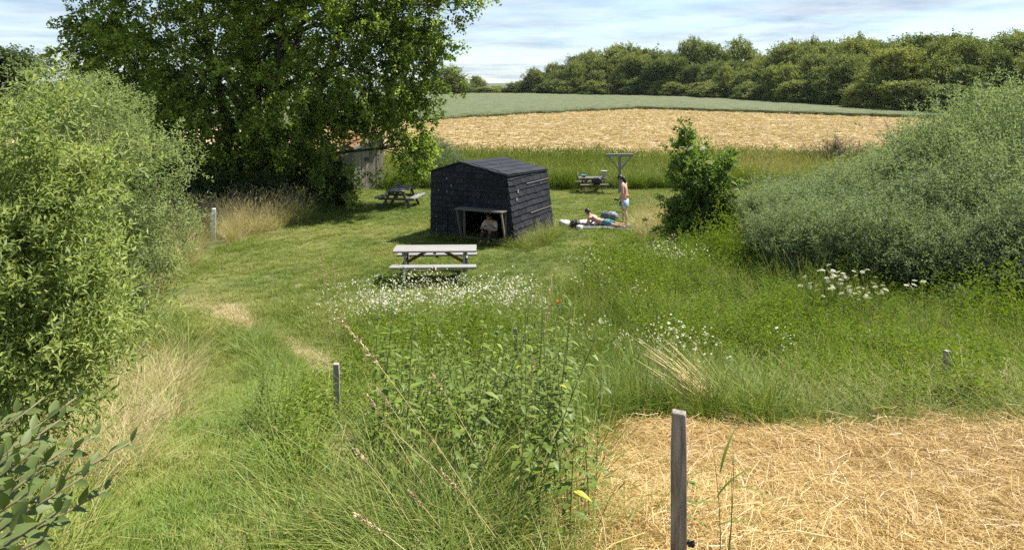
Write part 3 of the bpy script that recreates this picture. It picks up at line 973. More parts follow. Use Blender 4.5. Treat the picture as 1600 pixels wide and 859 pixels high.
def build_left_willows():
    # broad-leaved willow on the bank
    loc = (-4.6, 6.1, H(-4.6, 6.1))
    bl = []
    for a, b, d, r in [(40, 245, 6.0, 100), (-40, 330, 5.7, 150), (60, 420, 5.8, 120), (110, 330, 6.3, 75), (30, 560, 5.6, 110), (120, 480, 6.3, 75), (-160, 290, 6.2, 150), (-150, 480, 5.6, 190), (90, 580, 6.0, 60)]:
        X, Y, Z = px(a, b, d); rr = r / 1155 * d
        bl.append((X - loc[0], Y - loc[1], Z - loc[2], rr, rr, rr * 1.05))
    shrub('willow_bush', 'bright yellow-green willow bush with broad leaves on the bank by the mown path', 'bush', loc, bl, 3400, 17, 0.38, 0.088, 0.024, M['willow_near'], 61, clump=(16, 0.16), limbs=16, r0=0.035, up=0.55, shell=0.7, inner=0.5, rough=0.18, ldroop=0.05)
    # grey willow behind it
    loc = (-7.3, 12.6, H(-7.3, 12.6))
    bl = []
    for a, b, d, r in [(215, 270, 12.6, 85), (160, 208, 13.0, 72), (120, 250, 12.6, 110), (240, 360, 12.2, 55), (190, 400, 12.0, 85), (120, 400, 12.2, 110), (215, 455, 12.4, 45), (60, 190, 13.5, 74), (20, 300, 12.8, 130), (130, 158, 13.2, 40), (232, 290, 12.1, 58)]:
        X, Y, Z = px(a, b, d); rr = r / 1155 * d
        bl.append((X - loc[0], Y - loc[1], Z - loc[2], rr, rr, rr))
    shrub('willow_bush', 'tall silvery grey-green willow bush leaning over the mown path', 'bush', loc, bl, 4300, 17, 0.42, 0.095, 0.022, M['willow_grey'], 62, clump=(16, 0.22), limbs=22, r0=0.06, up=0.5, shell=0.6, inner=0.55, rough=0.2, ldroop=0.1)


def leaf_blade(name, L, W, mat, curl=0.15, fold=0.2, n=5, serr=False, tint=0.5, rng=None):
    """one modelled leaf along +X with a folded midrib"""
    V = []; F = []
    for i in range(n + 1):
        f = i / n
        w = W / 2 * math.sin(math.pi * min(1, f * 0.96 + 0.02) ** 0.75) * (1.0)
        if serr and 0 < i < n:
            w *= 1 + 0.1 * (-1) ** i
        z = -curl * L * f * f
        V += [(f * L, -w, z + fold * w), (f * L, 0, z), (f * L, w, z + fold * w)]
    for i in range(n):
        b = 3 * i
        F += [(b, b + 1, b + 4, b + 3), (b + 1, b + 2, b + 5, b + 4)]
    return mesh_np(name, np.array(V), np.array(F), mat, True, np.full(len(V), tint))


def build_sallow():
    """broad-leaved sallow twigs hanging into the lower corner by the camera"""
    rng = np.random.default_rng(66)
    base = Vector((-2.35, 1.75, H(-2.35, 1.75)))
    t = thing('sallow_bush', 'sallow bush with large oval leaves on thin twigs growing at the foot of the mound', 'bush', base)
    leaves = [leaf_blade('leaf', 0.078, 0.034, M['sallow'], 0.12, 0.25, 6, tint=x) for x in (0.2, 0.45, 0.6, 0.85)]
    twigs = []
    ends = [(25, 645, 2.3), (95, 655, 2.5), (205, 690, 2.45), (60, 700, 2.1), (130, 745, 2.2), (45, 770, 1.75), (90, 800, 1.6), (20, 830, 1.5), (165, 765, 2.4), (10, 720, 1.9), (70, 620, 2.7), (-30, 700, 1.8), (55, 740, 2.0), (-10, 610, 2.4), (120, 620, 2.9), (30, 690, 2.6), (150, 680, 2.8), (70, 840, 1.75), (5, 790, 2.0), (105, 700, 2.7)]
    mb = MB()
    for a, b, d in ends:
        e = Vector(px(a, b, d)) - base
        s = Vector((0.0, 0.1, 0.02)) + Vector((rng.normal() * 0.12, rng.normal() * 0.12, 0))
        m = s.lerp(e, 0.55) + Vector((-0.08, 0, 0.12))
        pts = []
        for i in range(9):
            f = i / 8
            pts.append(s * (1 - f) ** 2 + m * 2 * f * (1 - f) + e * f * f)
        mb.tube(pts, [0.009 * (1 - 0.8 * i / 8) + 0.0012 for i in range(9)], 5)
        twigs.append(pts)
    mb.build('twig', M['twig'], t, True)
    cnt = 0
    for pts in twigs:
        n = 15
        L = sum((pts[i + 1] - pts[i]).length for i in range(8))
        for k in range(n):
            f = 1 - (k / n) * min(0.85, 0.42 / L)
            i = min(7, int(f * 8)); p = pts[i].lerp(pts[i + 1], f * 8 - i)
            d = (pts[i + 1] - pts[i]).normalized()
            az = k * 2.4 + rng.uniform(0, 1)
            o1 = d.orthogonal().normalized(); o2 = d.cross(o1)
            rad = o1 * math.cos(az) + o2 * math.sin(az)
            ld = (d * 0.75 + rad * 0.8 + Vector((0, 0, 0.15))).normalized()
            upv = (Vector((0.2, -0.2, 1)) + Vector(rng.normal(size=3) * 0.3))
            s_ = upv.cross(ld).normalized(); nn = ld.cross(s_)
            mt = Matrix((ld, s_, nn)).transposed().to_4x4()
            sc = rng.uniform(0.65, 1.1) * (0.65 + 0.35 * min(1, k / 3))
            o = link('leaf', leaves[rng.integers(0, 4)], t)
            o.matrix_local = Matrix.Translation(p) @ mt @ Matrix.Scale(sc, 4)
            cnt += 1


def build_thicket():
    rng = np.random.default_rng(71)
    variants = []
    for v in range(3):
        bl = []
        for i in range(11):
            a = rng.uniform(0, 6.28); rr = rng.uniform(0.2, 1.5)
            r = rng.uniform(0.45, 0.95)
            bl.append((math.cos(a) * rr, math.sin(a) * rr, rng.uniform(0.5, 2.5) * (1.1 - 0.25 * rr), r, r, r * 0.9))
        me, p, d = crown_mesh('foliage', bl, 3600, 15, 0.44, 0.10, 0.030, M['thicket'], rng, clump=(10, 0.26), up=0.45, shell=0.55, inner=0.55, rough=0.22, zmin=0.02, ldroop=0.08)
        sel = rng.choice(len(p), 16, replace=False)
        br = limb_mesh('branch', (0, 0, -0.05), [p[i] for i in sel], M['bark'], 0.05, rng)
        variants.append((me, br))
    spots = [(6.9, 17.6, .78, .72), (8.4, 16.9, .88, .82), (9.9, 16.4, .95, .85), (11.6, 16.0, 1.0, .95), (7.6, 19.3, .9, .78), (9.2, 18.9, 1.05, .92), (11.0, 18.6, 1.1, 1.02), (12.8, 18.2, 1.15, 1.2),
             (9.0, 21.2, 1.0, .82), (10.8, 21.0, 1.1, 1.0), (12.6, 21.0, 1.2, 1.42), (14.6, 20.6, 1.3, 1.7), (13.0, 16.0, 1.05, 1.1), (11.5, 24.0, 1.1, .92), (13.8, 23.6, 1.3, 1.2), (16.0, 23.0, 1.4, 1.75), (10.0, 14.9, .7, .5), (11.6, 14.4, .75, .6), (15.4, 26.5, 1.4, 1.2), (17.8, 26, 1.5, 1.8)]
    for i, (x, y, s, sz) in enumerate(spots):
        me, br = variants[i % 3]
        c = 0 if y < 17.7 else (1 if y < 20 else 2)
        lab = ('grey-green willow shrub at the foot of the thicket behind the umbel flowers', 'grey-green willow shrub in the middle of the thicket', 'tall grey-green willow shrub at the back of the thicket')[c]
        t = thing('willow_shrub', lab, 'shrub', (x, y, H(x, y)), rng.uniform(0, 6.28), ('foot of the willow thicket', 'middle of the willow thicket', 'back of the willow thicket')[c], (s, s, sz))
        stuff_part(link('foliage', me, t)); link('branch', br, t)


def build_elder():
    rng = np.random.default_rng(81)
    x, y = 5.75, 22.3
    loc = (x, y, H(x, y))
    bl = []
    for a, b, d, r in [(1070, 225, 22.3, 27), (1065, 205, 22.2, 18), (1085, 260, 22.1, 38), (1120, 245, 22.4, 24), (1135, 240, 22.4, 14), (1110, 290, 22.1, 42), (1075, 310, 22.2, 36), (1130, 310, 22.3, 26), (1095, 345, 22.0, 42), (1062, 345, 22.2, 28), (1120, 350, 22.3, 30)]:
        X, Y, Z = px(a, b + 14, d); rr = r / 1155 * d
        bl.append((X - x, Y - y, Z - loc[2], rr, rr, rr))
    t = shrub('elder_shrub', 'upright dark green elder shrub with a few white flower heads beside the tan grass', 'shrub', loc, bl, 1700, 12, 0.30, 0.13, 0.066, M['elder'], 82, clump=(7, 0.16), limbs=12, r0=0.05, up=0.25, shell=0.75, inner=0.45, rough=0.25, droop=0.25, ldroop=0.2)
    um = umbel_mesh('flower_head', 0.10, 40, rng)
    for a, b in [(1067, 222), (1078, 222), (1082, 255), (1087, 277), (1106, 273), (1104, 288), (1147, 276), (1150, 286), (1053, 213), (1098, 222), (1142, 300), (1108, 244)]:
        X, Y, Z = px(a, b + 10, 21.6 + rng.uniform(-.15, .2))
        o = link('flower_head', um, t, (X - x, Y - y, Z - loc[2]), (rng.normal() * .3 + 0.5, rng.normal() * .3, rng.uniform(0, 6)))
        s = rng.uniform(0.8, 1.15); o.scale = (s, s, s)


def umbel_mesh(name, r, n, rng, white=True):
    """flat flower head: many small white florets on rays"""
    k = np.arange(n); rr = r * np.sqrt((k + .5) / n); a = k * 2.4
    P = np.stack([rr * np.cos(a), rr * np.sin(a), 0.015 - 0.15 * rr ** 2 / r + rng.normal(size=n) * 0.004], -1)
    VV = []; FF = []; TT = []; b = 0
    s = r * 0.24
    for p in P:
        q = rng.uniform(0, 3)
        for j in range(5):
            aa = q + j * 1.2566
            VV.append(p + np.array([math.cos(aa) * s, math.sin(aa) * s, rng.normal() * s * 0.15]))
        FF += [(b, b + 1, b + 2), (b, b + 2, b + 3), (b, b + 3, b + 4)]
        TT += [rng.random()] * 5; b += 5
    me = mesh_np(name, np.array(VV), np.array(FF), M['petal'], False, np.array(TT))
    return me


def build_forest():
    rng = np.random.default_rng(91)
    variants = []
    for v in range(5):
        bl = []
        for i in range(15):
            a = rng.uniform(0, 6.28); z = rng.uniform(1.4, 9.6); R0 = 4.2 * math.sin(math.pi * min(1, (z + 1.5) / 12.5)) ** 0.8
            rr = R0 * rng.uniform(0.4, 0.95); r = rng.uniform(1.5, 2.7)
            bl.append((math.cos(a) * rr, math.sin(a) * rr, z, r, r, r * 0.85))
        bl.append((0, 0, 6, 3.4, 3.4, 4.4))
        me, p, d = crown_mesh('crown', bl, 3800, 9, 0.9, 0.38, 0.25, M['forest'], rng, clump=(12, 0.6), up=0.4, shell=0.4, inner=0.7, rough=0.25, tvar=0.3, jit=0.12, zmin=0.2)
        sel = rng.choice(len(p), 8, replace=False)
        br = limb_mesh('trunk', (0, 0, -0.1), [(0, 0, 9)] + [p[i] for i in sel], M['bark'], 0.22, rng)
        variants.append((me, br))
    edge = [(-1, 219), (10, 209), (20, 200), (30, 192), (40, 184), (46, 176), (48.5, 164), (50.5, 150), (52.5, 136), (55, 122), (57, 111), (59, 101), (63, 95), (70, 90)]
    E = np.array(edge, float)
    seg = np.concatenate([[0], np.cumsum(np.linalg.norm(np.diff(E, axis=0), axis=1))])
    for row, (off, step, hs) in enumerate([(0.8, 5.2, 0.44), (3.5, 7.0, 0.80), (8.5, 7, 1.02), (14, 7, 1.12), (20, 8, 1.2)]):
        s = 0.0 + row * 1.7
        while s < seg[-1]:
            x = np.interp(s, seg, E[:, 0]); y = np.interp(s, seg, E[:, 1])
            # outward is to the right / behind
            x2 = np.interp(min(s + 3, seg[-1]), seg, E[:, 0]) - x; y2 = np.interp(min(s + 3, seg[-1]), seg, E[:, 1]) - y
            l = math.hypot(x2, y2) + 1e-6
            nx, ny = -y2 / l, x2 / l
            X = x + nx * off + rng.normal() * 1.1; Y = y + ny * off + rng.normal() * 1.1
            grow = np.interp(s, [0, 12, 30, 55, seg[-1]], [0.52, 0.80, 0.98, 0.94, 0.88])
            k = rng.integers(0, 5)
            h = hs * grow * rng.uniform(0.78, 1.16)
            w = max(0.75, h) * rng.uniform(0.85, 1.1)
            lab = ('low bushy tree at the foot of the wood along the crop field', 'rounded green tree in the front of the wood above the low bushy ones', 'tall tree deep in the wood whose top shows above the others')[min(2, (row + 1) // 2)]
            t = thing('woodland_tree', lab, 'tree', (X, Y, H(X, Y)), rng.uniform(0, 6.28), ('low trees of the wood', 'front trees of the wood', 'tall trees of the wood')[min(2, (row + 1) // 2)], (w, w, h))
            stuff_part(link('crown', variants[k][0], t)); link('trunk', variants[k][1], t)
            s += step * rng.uniform(0.8, 1.2)

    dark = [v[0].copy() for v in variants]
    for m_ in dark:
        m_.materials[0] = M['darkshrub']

    def lone(label, x, y, h, w, k, z=None):
        t = thing('lone_tree', label, 'tree', (x, y, H(x, y) if z is None else z), rng.uniform(0, 6.28), None, (w, w, h))
        stuff_part(link('crown', dark[k] if y < 100 else variants[k][0], t)); link('trunk', variants[k][1], t)
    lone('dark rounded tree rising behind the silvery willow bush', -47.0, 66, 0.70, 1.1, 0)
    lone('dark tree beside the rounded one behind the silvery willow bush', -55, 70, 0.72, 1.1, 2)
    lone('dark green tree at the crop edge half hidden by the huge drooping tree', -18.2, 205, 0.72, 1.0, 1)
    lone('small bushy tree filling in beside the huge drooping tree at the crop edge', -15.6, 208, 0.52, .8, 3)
    lone('slim lone tree standing against the sky beyond the crop field', -14.5, 320, 0.75, 0.75, 4)
    lone('low round tree beyond the crop field next to the white farmhouse', -7.0, 330, 0.42, 0.9, 2)
    for i, x in enumerate(np.linspace(-20, 0, 10)):
        y = 262 + 4 * math.sin(i)
        t = thing('hedge_bush', 'low hedge bush along the far side of the crop field', 'bush', (x, y, H(x, y)), i, 'far hedge bushes', (0.55, 0.55, 0.26))
        stuff_part(link('foliage', variants[i % 5][0], t))


def build_other_shrubs():
    rng = np.random.default_rng(95)

    def blobset(items, loc):
        bl = []
        for a, b, d, r in items:
            X, Y, Z = px(a, b, d); rr = r / 1155 * d
            bl.append((X - loc[0], Y - loc[1], Z - loc[2], rr, rr, rr))
        return bl
    loc = (-3.4, 36.5, H(-3.4, 36.5))
    shrub('willow_shrub', 'pale blue-green willow shrub between the wooden hut and the black shelter', 'shrub', loc, blobset([(690, 250, 36.5, 32), (665, 265, 36.3, 30), (712, 262, 36.5, 22), (650, 285, 36, 25), (690, 285, 36, 30), (680, 230, 36.8, 18)], loc), 1500, 12, 0.4, 0.11, 0.035, M['bluewillow'], 96, limbs=8, r0=0.04, shell=0.6)
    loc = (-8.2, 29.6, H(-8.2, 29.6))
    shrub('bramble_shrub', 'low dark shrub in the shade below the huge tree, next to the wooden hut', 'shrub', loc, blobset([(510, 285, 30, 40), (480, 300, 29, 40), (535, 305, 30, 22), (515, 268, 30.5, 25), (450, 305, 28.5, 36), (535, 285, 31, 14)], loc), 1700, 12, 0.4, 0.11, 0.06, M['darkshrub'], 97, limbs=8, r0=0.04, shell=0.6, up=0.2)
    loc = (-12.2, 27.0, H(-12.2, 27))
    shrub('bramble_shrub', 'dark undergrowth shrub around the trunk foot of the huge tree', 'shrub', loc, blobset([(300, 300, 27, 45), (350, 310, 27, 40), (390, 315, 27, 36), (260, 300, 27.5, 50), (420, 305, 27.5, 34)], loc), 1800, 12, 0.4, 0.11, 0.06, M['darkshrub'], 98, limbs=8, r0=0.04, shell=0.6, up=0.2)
    # dead grey-brown brush beyond the thicket
    loc = Vector((17.5, 40.0, H(17.5, 40)))
    t = thing('dead_brush', 'leafless grey-brown brush standing beyond the willow thicket', 'bush', loc)
    mb = MB()
    for i in range(240):
        a = rng.uniform(0, 6.28); rr = abs(rng.normal()) * 1.1; h = rng.uniform(0.9, 2.2) * (1 if rr < 1.4 else .7)
        p0 = Vector((math.cos(a) * rr * 0.5 * 1.5, math.sin(a) * rr * 0.4, -0.05)); p1 = Vector((math.cos(a) * rr * 1.5, math.sin(a) * rr * .7, h))
        m = p0.lerp(p1, 0.6) + Vector(rng.normal(size=3) * 0.1)
        mb.tube([p0, m, p1], [0.014, 0.010, 0.004], 3, False)
        for k in range(5):
            q = m.lerp(p1, rng.random()); mb.tube([q, q + Vector((rng.normal() * .3, rng.normal() * .2, rng.uniform(0, .4)))], [0.008, 0.003], 3, False)
    mb.build('twig', M['dead_twig'], t)
    loc = Vector((20.3, 38.0, H(20.3, 38)))
    t = thing('dead_sapling', 'bare branching dead sapling sticking out of the thicket against the straw', 'tree', loc)
    mb = MB()
    for i in range(9):
        e = Vector((rng.normal() * 0.9, rng.normal() * 0.5, rng.uniform(2.2, 3.4)))
        mb.tube([(0, 0, 0), e * 0.5 + Vector((0, 0, .3)), e], [0.03, 0.016, 0.005], 4)
        for k in range(6):
            q = (e * rng.uniform(.5, 1)); mb.tube([q, q + Vector((rng.normal() * .35, rng.normal() * .2, rng.uniform(0.1, .5)))], [0.009, 0.003], 3)
    mb.build('branch', M['dead_twig'], t)


build_big_tree()
build_left_willows()
build_sallow()
build_thicket()
build_elder()
build_forest()
build_other_shrubs()
# ================================================================== BUILT THINGS
def board(parent, name, a, b, w, t, mat, up=(0, 0, 1), bevel=0.004):
    mb = MB().beam(a, b, w, t, up)
    return mb.build(name, mat, parent, bevel=bevel)


def picnic_table(label, loc, rz, mat_top, mat_leg, L=2.0, scale=1.0, brace_mat=None):
    """local X along the table"""
    t = thing('picnic_table', label, 'picnic table', loc, rz, 'picnic tables', (scale,) * 3)
    h = 0.74
    n = 5; w = 0.142
    for i in range(n):
        y = (i - (n - 1) / 2) * 0.148
        board(t, 'top_plank', (-L / 2 + random.uniform(0, .012), y, h), (L / 2 - random.uniform(0, .012), y, h + random.uniform(-.003, .003)), w, 0.042, mat_top)
    for s in (-1, 1):
        for j in (0, 1):
            y = s * (0.60 + j * 0.145)
            board(t, 'seat_plank', (-L / 2, y, 0.45), (L / 2, y, 0.45), 0.138, 0.045, mat_top)
    for s in (-1, 1):
        x = s * (L / 2 - 0.30)
        for q in (-1, 1):
            board(t, 'leg', (x, q * 0.22, h - 0.024), (x, q * 0.62, -0.04), 0.05, 0.095, mat_leg, up=(0, 1, 0.3))
        board(t, 'seat_support', (x + s * 0.052, -0.74, 0.395), (x + s * 0.052, 0.74, 0.395), 0.045, 0.09, mat_leg)
        board(t, 'top_support', (x + s * 0.052, -0.34, h - 0.062), (x + s * 0.052, 0.34, h - 0.062), 0.045, 0.075, mat_leg)
        board(t, 'brace', (x - s * 0.02, 0.0, 0.41), (s * 0.16, 0.0, h - 0.03), 0.045, 0.07, brace_mat or mat_leg)
    board(t, 'batten', (0, -0.33, h - 0.045), (0, 0.33, h - 0.045), 0.07, 0.045, brace_mat or mat_leg)
    for s in (-1, 1):
        board(t, 'seat_batten', (0.0, s * 0.54, 0.405), (0.0, s * 0.80, 0.405), 0.07, 0.042, brace_mat or mat_leg)
    return t


def build_tables():
    x, y = -1.9, 18.35
    picnic_table('sun-bleached pale picnic table among white flowers in front of the black shelter', (x, y, H(x, y)), R(2), M['wood_pale'], M['wood_pale'], 2.04, brace_mat=M['wood_brown'])
    x, y = -4.45, 29.6
    picnic_table('dark weathered picnic table on the lawn in front of the wooden hut', (x, y, H(x, y)), R(80), M['wood_grey'], M['wood_dark'], 1.7)
    x, y = 3.65, 33.8
    picnic_table('dark picnic table at the edge of the long grass with bucket and bags on it', (x, y, H(x, y)), R(6), M['wood_dark'], M['wood_dark'], 1.45, 0.9)
    z = H(x, y) + 0.689
    b = MB().lathe([(0.085, 0), (0.12, 0.27), (0.125, 0.28), (0.125, 0.3), (0.11, 0.3), (0.08, 0.03)], 14).build('bucket', M['white_cloth'], None, True, loc=(x + 0.56, y - 0.05, z))
    tag(b, 'white tapered bucket standing on the farthest picnic table', 'bucket')
    b = thing('bottle', 'pale bottle standing at the end of the farthest picnic table', 'bottle', (x - 0.66, y - 0.1, z))
    MB().lathe([(0.035, 0), (0.037, 0.14), (0.033, 0.16), (0.014, 0.2), (0.014, 0.225)], 12).build('body', M['zinc'], b, True)
    MB().lathe([(0.016, 0.226), (0.016, 0.25)], 10).build('cap', M['bag_white'], b)
    b = MB().lathe([(0.05, 0), (0.11, 0.07), (0.13, 0.1), (0.12, 0.1), (0.09, 0.05)], 14).build('bowl', M['blue'], None, True, loc=(x - 0.36, y - 0.05, z))
    tag(b, 'blue plastic bowl on the farthest picnic table', 'bowl')
    bag((x + 0.15, y - 0.62, H(x, y - 0.62) + 0.43), (0.46, 0.26, 0.30), M['black'], 'black_bag', 'black bag slumped on the seat of the farthest picnic table', 'bag', 5)
    x, y = -4.45, 29.6
    b = thing('box', 'small tan box left on the dark picnic table by the hut', 'box', (x - 0.2, y + 0.55, H(x, y) + 0.765))
    MB().box((0, 0, 0.07), (0.2, 0.15, 0.14)).build('carton', M['hut'], b, bevel=0.006)
    MB().box((0, 0, 0.1435), (0.19, 0.05, 0.004)).build('tape', M['pink'], b)


def bag(loc, size, mat, name, label, cat, seed, strap=True):
    """a soft slumped bag: lumpy rounded body, neck and strap"""
    t = thing(name, label, cat, loc, seed * 0.7)
    rng = np.random.default_rng(seed)
    nu, nv = 16, 10
    V = []; F = []
    for j in range(nv + 1):
        th = math.pi * j / nv
        for i in range(nu):
            ph = 2 * math.pi * i / nu
            f = lambda c, e: math.copysign(abs(c) ** e, c)
            p = Vector((f(math.cos(ph), .6) * f(math.sin(th), .6), f(math.sin(ph), .6) * f(math.sin(th), .6), -f(math.cos(th), .7)))
            k = 1 + 0.16 * mnoise.noise(p * 1.8 + Vector((seed, 0, 0))) + 0.06 * mnoise.noise(p * 5)
            V.append((p.x * size[0] / 2 * k, p.y * size[1] / 2 * k, max(0.0, (p.z + 1) * size[2] / 2 * k)))
    for j in range(nv):
        for i in range(nu):
            i2 = (i + 1) % nu
            F.append((j * nu + i, j * nu + i2, (j + 1) * nu + i2, (j + 1) * nu + i))
    o = link('body', mesh_np('body', V, F, mat, True), t)
    if strap:
        pts = [(-size[0] * .25, -size[1] * .3, size[2] * .85), (-size[0] * .12, -size[1] * .42, size[2] * 1.02), (size[0] * .1, -size[1] * .4, size[2] * 1.04), (size[0] * .25, -size[1] * .3, size[2] * .85)]
        MB().tube(pts, 0.012, 6).build('strap', M['black'], t, True)
    return t


def build_shelter():
    rng = np.random.default_rng(101)
    t = thing('shelter', 'black shingled camping shelter with slanted walls and a low framed opening', 'shelter', (-2.57, 23.4, H(-2.57, 23.4)), R(-27))
    WB, WT, D = 2.98, 2.70, 2.9
    HF, HB, PF, PB, PX = 2.10, 2.0, 2.43, 2.34, 1.08
    z0 = -0.08

    def right(z):
        return WB + (WT - WB) * max(0, z) / 2.1

    def top(u, v=0.0):
        f = v / D
        h = HF + (HB - HF) * f; p = PF + (PB - PF) * f
        return h + (p - h) * (u / PX) if u < PX else p + (h - p) * ((u - PX) / (WT - PX))
    TH = 0.05
    O0, O1, OZ0, OZ1 = 1.22, 2.72, 0.14, 1.02

    def slab(name, poly, y0, y1, mat):
        n = len(poly)
        vs = [(u, y0, z) for u, z in poly] + [(u, y1, z) for u, z in poly]
        fs = [tuple(range(n)), tuple(range(2 * n - 1, n - 1, -1))] + [(i, i + n, (i + 1) % n + n, (i + 1) % n) for i in range(n)]
        return MB().add(vs, fs).build(name, mat, t)
    fw = slab('front_wall', [(0, z0), (O0, z0), (O0, OZ1), (O0, top(O0)), (PX, PF), (0, HF)], 0, TH, M['black_wall'])
    slab('lintel_wall', [(O0, OZ1), (O1, OZ1), (right(OZ1), OZ1), (WT, HF), (O0, top(O0))], 0, TH, M['black_wall'])
    slab('sill_wall', [(O0, z0), (right(0), z0), (right(OZ0), OZ0), (O0, OZ0)], 0, TH, M['black_wall'])
    slab('jamb_wall', [(O1, OZ0), (right(OZ0), OZ0), (right(OZ1), OZ1), (O1, OZ1)], 0, TH, M['black_wall'])
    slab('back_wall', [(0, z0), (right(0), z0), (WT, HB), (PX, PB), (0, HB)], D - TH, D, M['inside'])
    mb = MB()
    mb.add([(0, TH, z0), (0, D - TH, z0), (0, D - TH, HB), (0, TH, HF), (TH, TH, z0), (TH, D - TH, z0), (TH, D - TH, HB), (TH, TH, HF)],
           [(0, 3, 2, 1), (4, 5, 6, 7), (0, 1, 5, 4), (2, 3, 7, 6), (1, 2, 6, 5), (3, 0, 4, 7)])
    mb.build('left_wall', M['black_wall'], t)
    mb = MB()
    mb.add([(WB, TH, z0), (WB, D - TH, z0), (WT, D - TH, HB), (WT, TH, HF), (WB - TH, TH, z0), (WB - TH, D - TH, z0), (WT - TH, D - TH, HB), (WT - TH, TH, HF)],
           [(0, 1, 2, 3), (7, 6, 5, 4), (0, 4, 5, 1), (2, 6, 7, 3), (1, 5, 6, 2), (3, 7, 4, 0)])
    rw = mb.build('right_wall', M['black_wall'], t)
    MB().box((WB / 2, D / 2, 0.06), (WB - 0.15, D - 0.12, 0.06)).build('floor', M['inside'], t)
    # roof slopes with a small overhang
    ov = 0.05
    roof_o = None
    for side in (0, 1):
        if side:
            u0, u1 = PX, WT + 0.06
        else:
            u0, u1 = -0.05, PX
        vs = []
        for v in (-ov, D + ov):
            f = min(1, max(0, v / D))
            for u in (u0, u1):
                h = HF + (HB - HF) * f; p = PF + (PB - PF) * f
                zz = p if abs(u - PX) < 1e-6 else h - (0.012 if side == 0 else 0.014)
                vs.append((u, v, zz + 0.012))
        vs2 = [(a, b, c + 0.035) for a, b, c in vs]
        fs = [(0, 2, 3, 1), (4, 5, 7, 6), (0, 1, 5, 4), (1, 3, 7, 5), (3, 2, 6, 7), (2, 0, 4, 6)]
        ro = MB().add(vs + vs2, fs).build('roof', M['shingle'], t)
        # roof shingles: courses run along the depth
        rows = 5 if side else 3
        cols = 9
        A = Vector((u1, 0, 0)); span = abs(u1 - u0)
        for r_ in range(rows):
            for c_ in range(cols):
                fu0 = r_ / rows; fu1 = (r_ + 1.12) / rows
                v0 = (c_ + (0.5 if r_ % 2 else 0)) / cols * D; v1 = min(D + ov, v0 + D / cols * 0.985)
                if v0 > D - 0.05:
                    continue
                def rp(fu, v, lift):
                    fu = min(fu, 1.0)
                    u = u1 + (PX - u1) * fu
                    f = v / D
                    h = HF + (HB - HF) * f; p = PF + (PB - PF) * f
                    return Vector((u, v, h + (p - h) * fu + 0.047 + lift))
                j = rng.uniform(0, .006)
                q = [rp(fu0, v0, 0.014 + j), rp(fu0, v1, 0.014 + j), rp(fu1, v1, 0.003), rp(fu1, v0, 0.003)]
                dn = [p - Vector((0, 0, 0.011)) for p in q]
                fsx = [(0, 1, 2, 3), (7, 6, 5, 4), (0, 4, 5, 1), (1, 5, 6, 2), (2, 6, 7, 3), (3, 7, 4, 0)]
                if not side:
                    fsx = [f[::-1] for f in fsx]
                MB().add(q + dn, fsx).build('shingle', M['shingle'], ro)

    def shingle_face(P, w, rows_h, cond, total_h, ncol, joint=0.985, tb=0.3):
        """P(u,z,out) -> point; lays courses of separate shingles, bottom edge proud"""
        z = z0 + 0.02
        r_ = 0
        while z < total_h:
            off = (0.5 if r_ % 2 else 0.0) * w + rng.uniform(-.03, .03)
            u = -off
            while u < ncol:
                ua, ub = u, u + w * joint
                ra, rb = cond(z)
                ua2, ub2 = max(ua, ra), min(ub, rb)
                if ub2 - ua2 > 0.06:
                    yield ua2, ub2, z, rows_h, P
                u += w
            z += rows_h
            r_ += 1

    def put(ua, ub, z, h, P, clip_top, par):
        h2 = h * 1.08
        j = rng.uniform(0, 0.012); dz = rng.uniform(-.012, .012)
        za, zb = z + dz, z + h2
        ta, tb2 = min(zb, clip_top(ua)), min(zb, clip_top(ub))
        if min(ta, tb2) - za < 0.03:
            return
        q = [P(ua, za, 0.030 + j), P(ub, za, 0.030 + j), P(ub, tb2, 0.006), P(ua, ta, 0.006)]
        dn = [P(ua, za, 0.012 + j), P(ub, za, 0.012 + j), P(ub, tb2, 0.001), P(ua, ta, 0.001)]
        MB().add(q + dn, [(0, 1, 2, 3), (7, 6, 5, 4), (0, 4, 5, 1), (1, 5, 6, 2), (2, 6, 7, 3), (3, 7, 4, 0)]).build('shingle', M['shingle'], par)
    # front
    PFt = lambda u, z, o: Vector((u, -o, z))
    for ua, ub, z, h, P in shingle_face(PFt, 0.30, 0.185, lambda z: (0.0, right(z)), PF, 3.0, 0.955):
        segs = [(ua, ub)]
        if z + h > OZ0 - 0.1 and z < OZ1 - 0.02:
            segs = [(ua, min(ub, O0))] if ua < O0 else []
            if ub > O1:
                segs.append((max(ua, O1), ub))
        for a, b in segs:
            if b - a > 0.05:
                put(a, b, z, h, P, lambda u: top(min(u, WT)) - 0.005, fw)
    # right wall (leaning)
    nrm = Vector((2.1, 0, WB - WT)).normalized()

    def PR(v, z, o):
        return Vector((right(z), v, z)) + nrm * o
    for ua, ub, z, h, P in shingle_face(PR, 0.29, 0.185, lambda z: (0.0, D), 2.05, D, 0.955):
        put(ua, ub, z, h, P, lambda v: HF + (HB - HF) * v / D - 0.015, rw)
    # thin battens on the right wall and front panel outline
    for v0, v1, z in [(1.2, 2.85, 1.74), (1.25, 2.85, 0.83)]:
        a = PR(v0, z, 0.035); b = PR(v1, z, 0.035)
        board(t, 'batten', a, b, 0.03, 0.03, M['wood_dark'])
    for a, b in [((1.35, 1.70), (2.70, 1.70)), ((1.35, 1.30), (1.35, 1.70)), ((0.62, 0.05), (0.62, 1.2)), ((0.62, 1.2), (1.2, 1.2))]:
        board(t, 'batten', (a[0], -0.044, a[1]), (b[0], -0.044, b[1]), 0.02, 0.02, M['shingle'], up=(0, 1, 0))
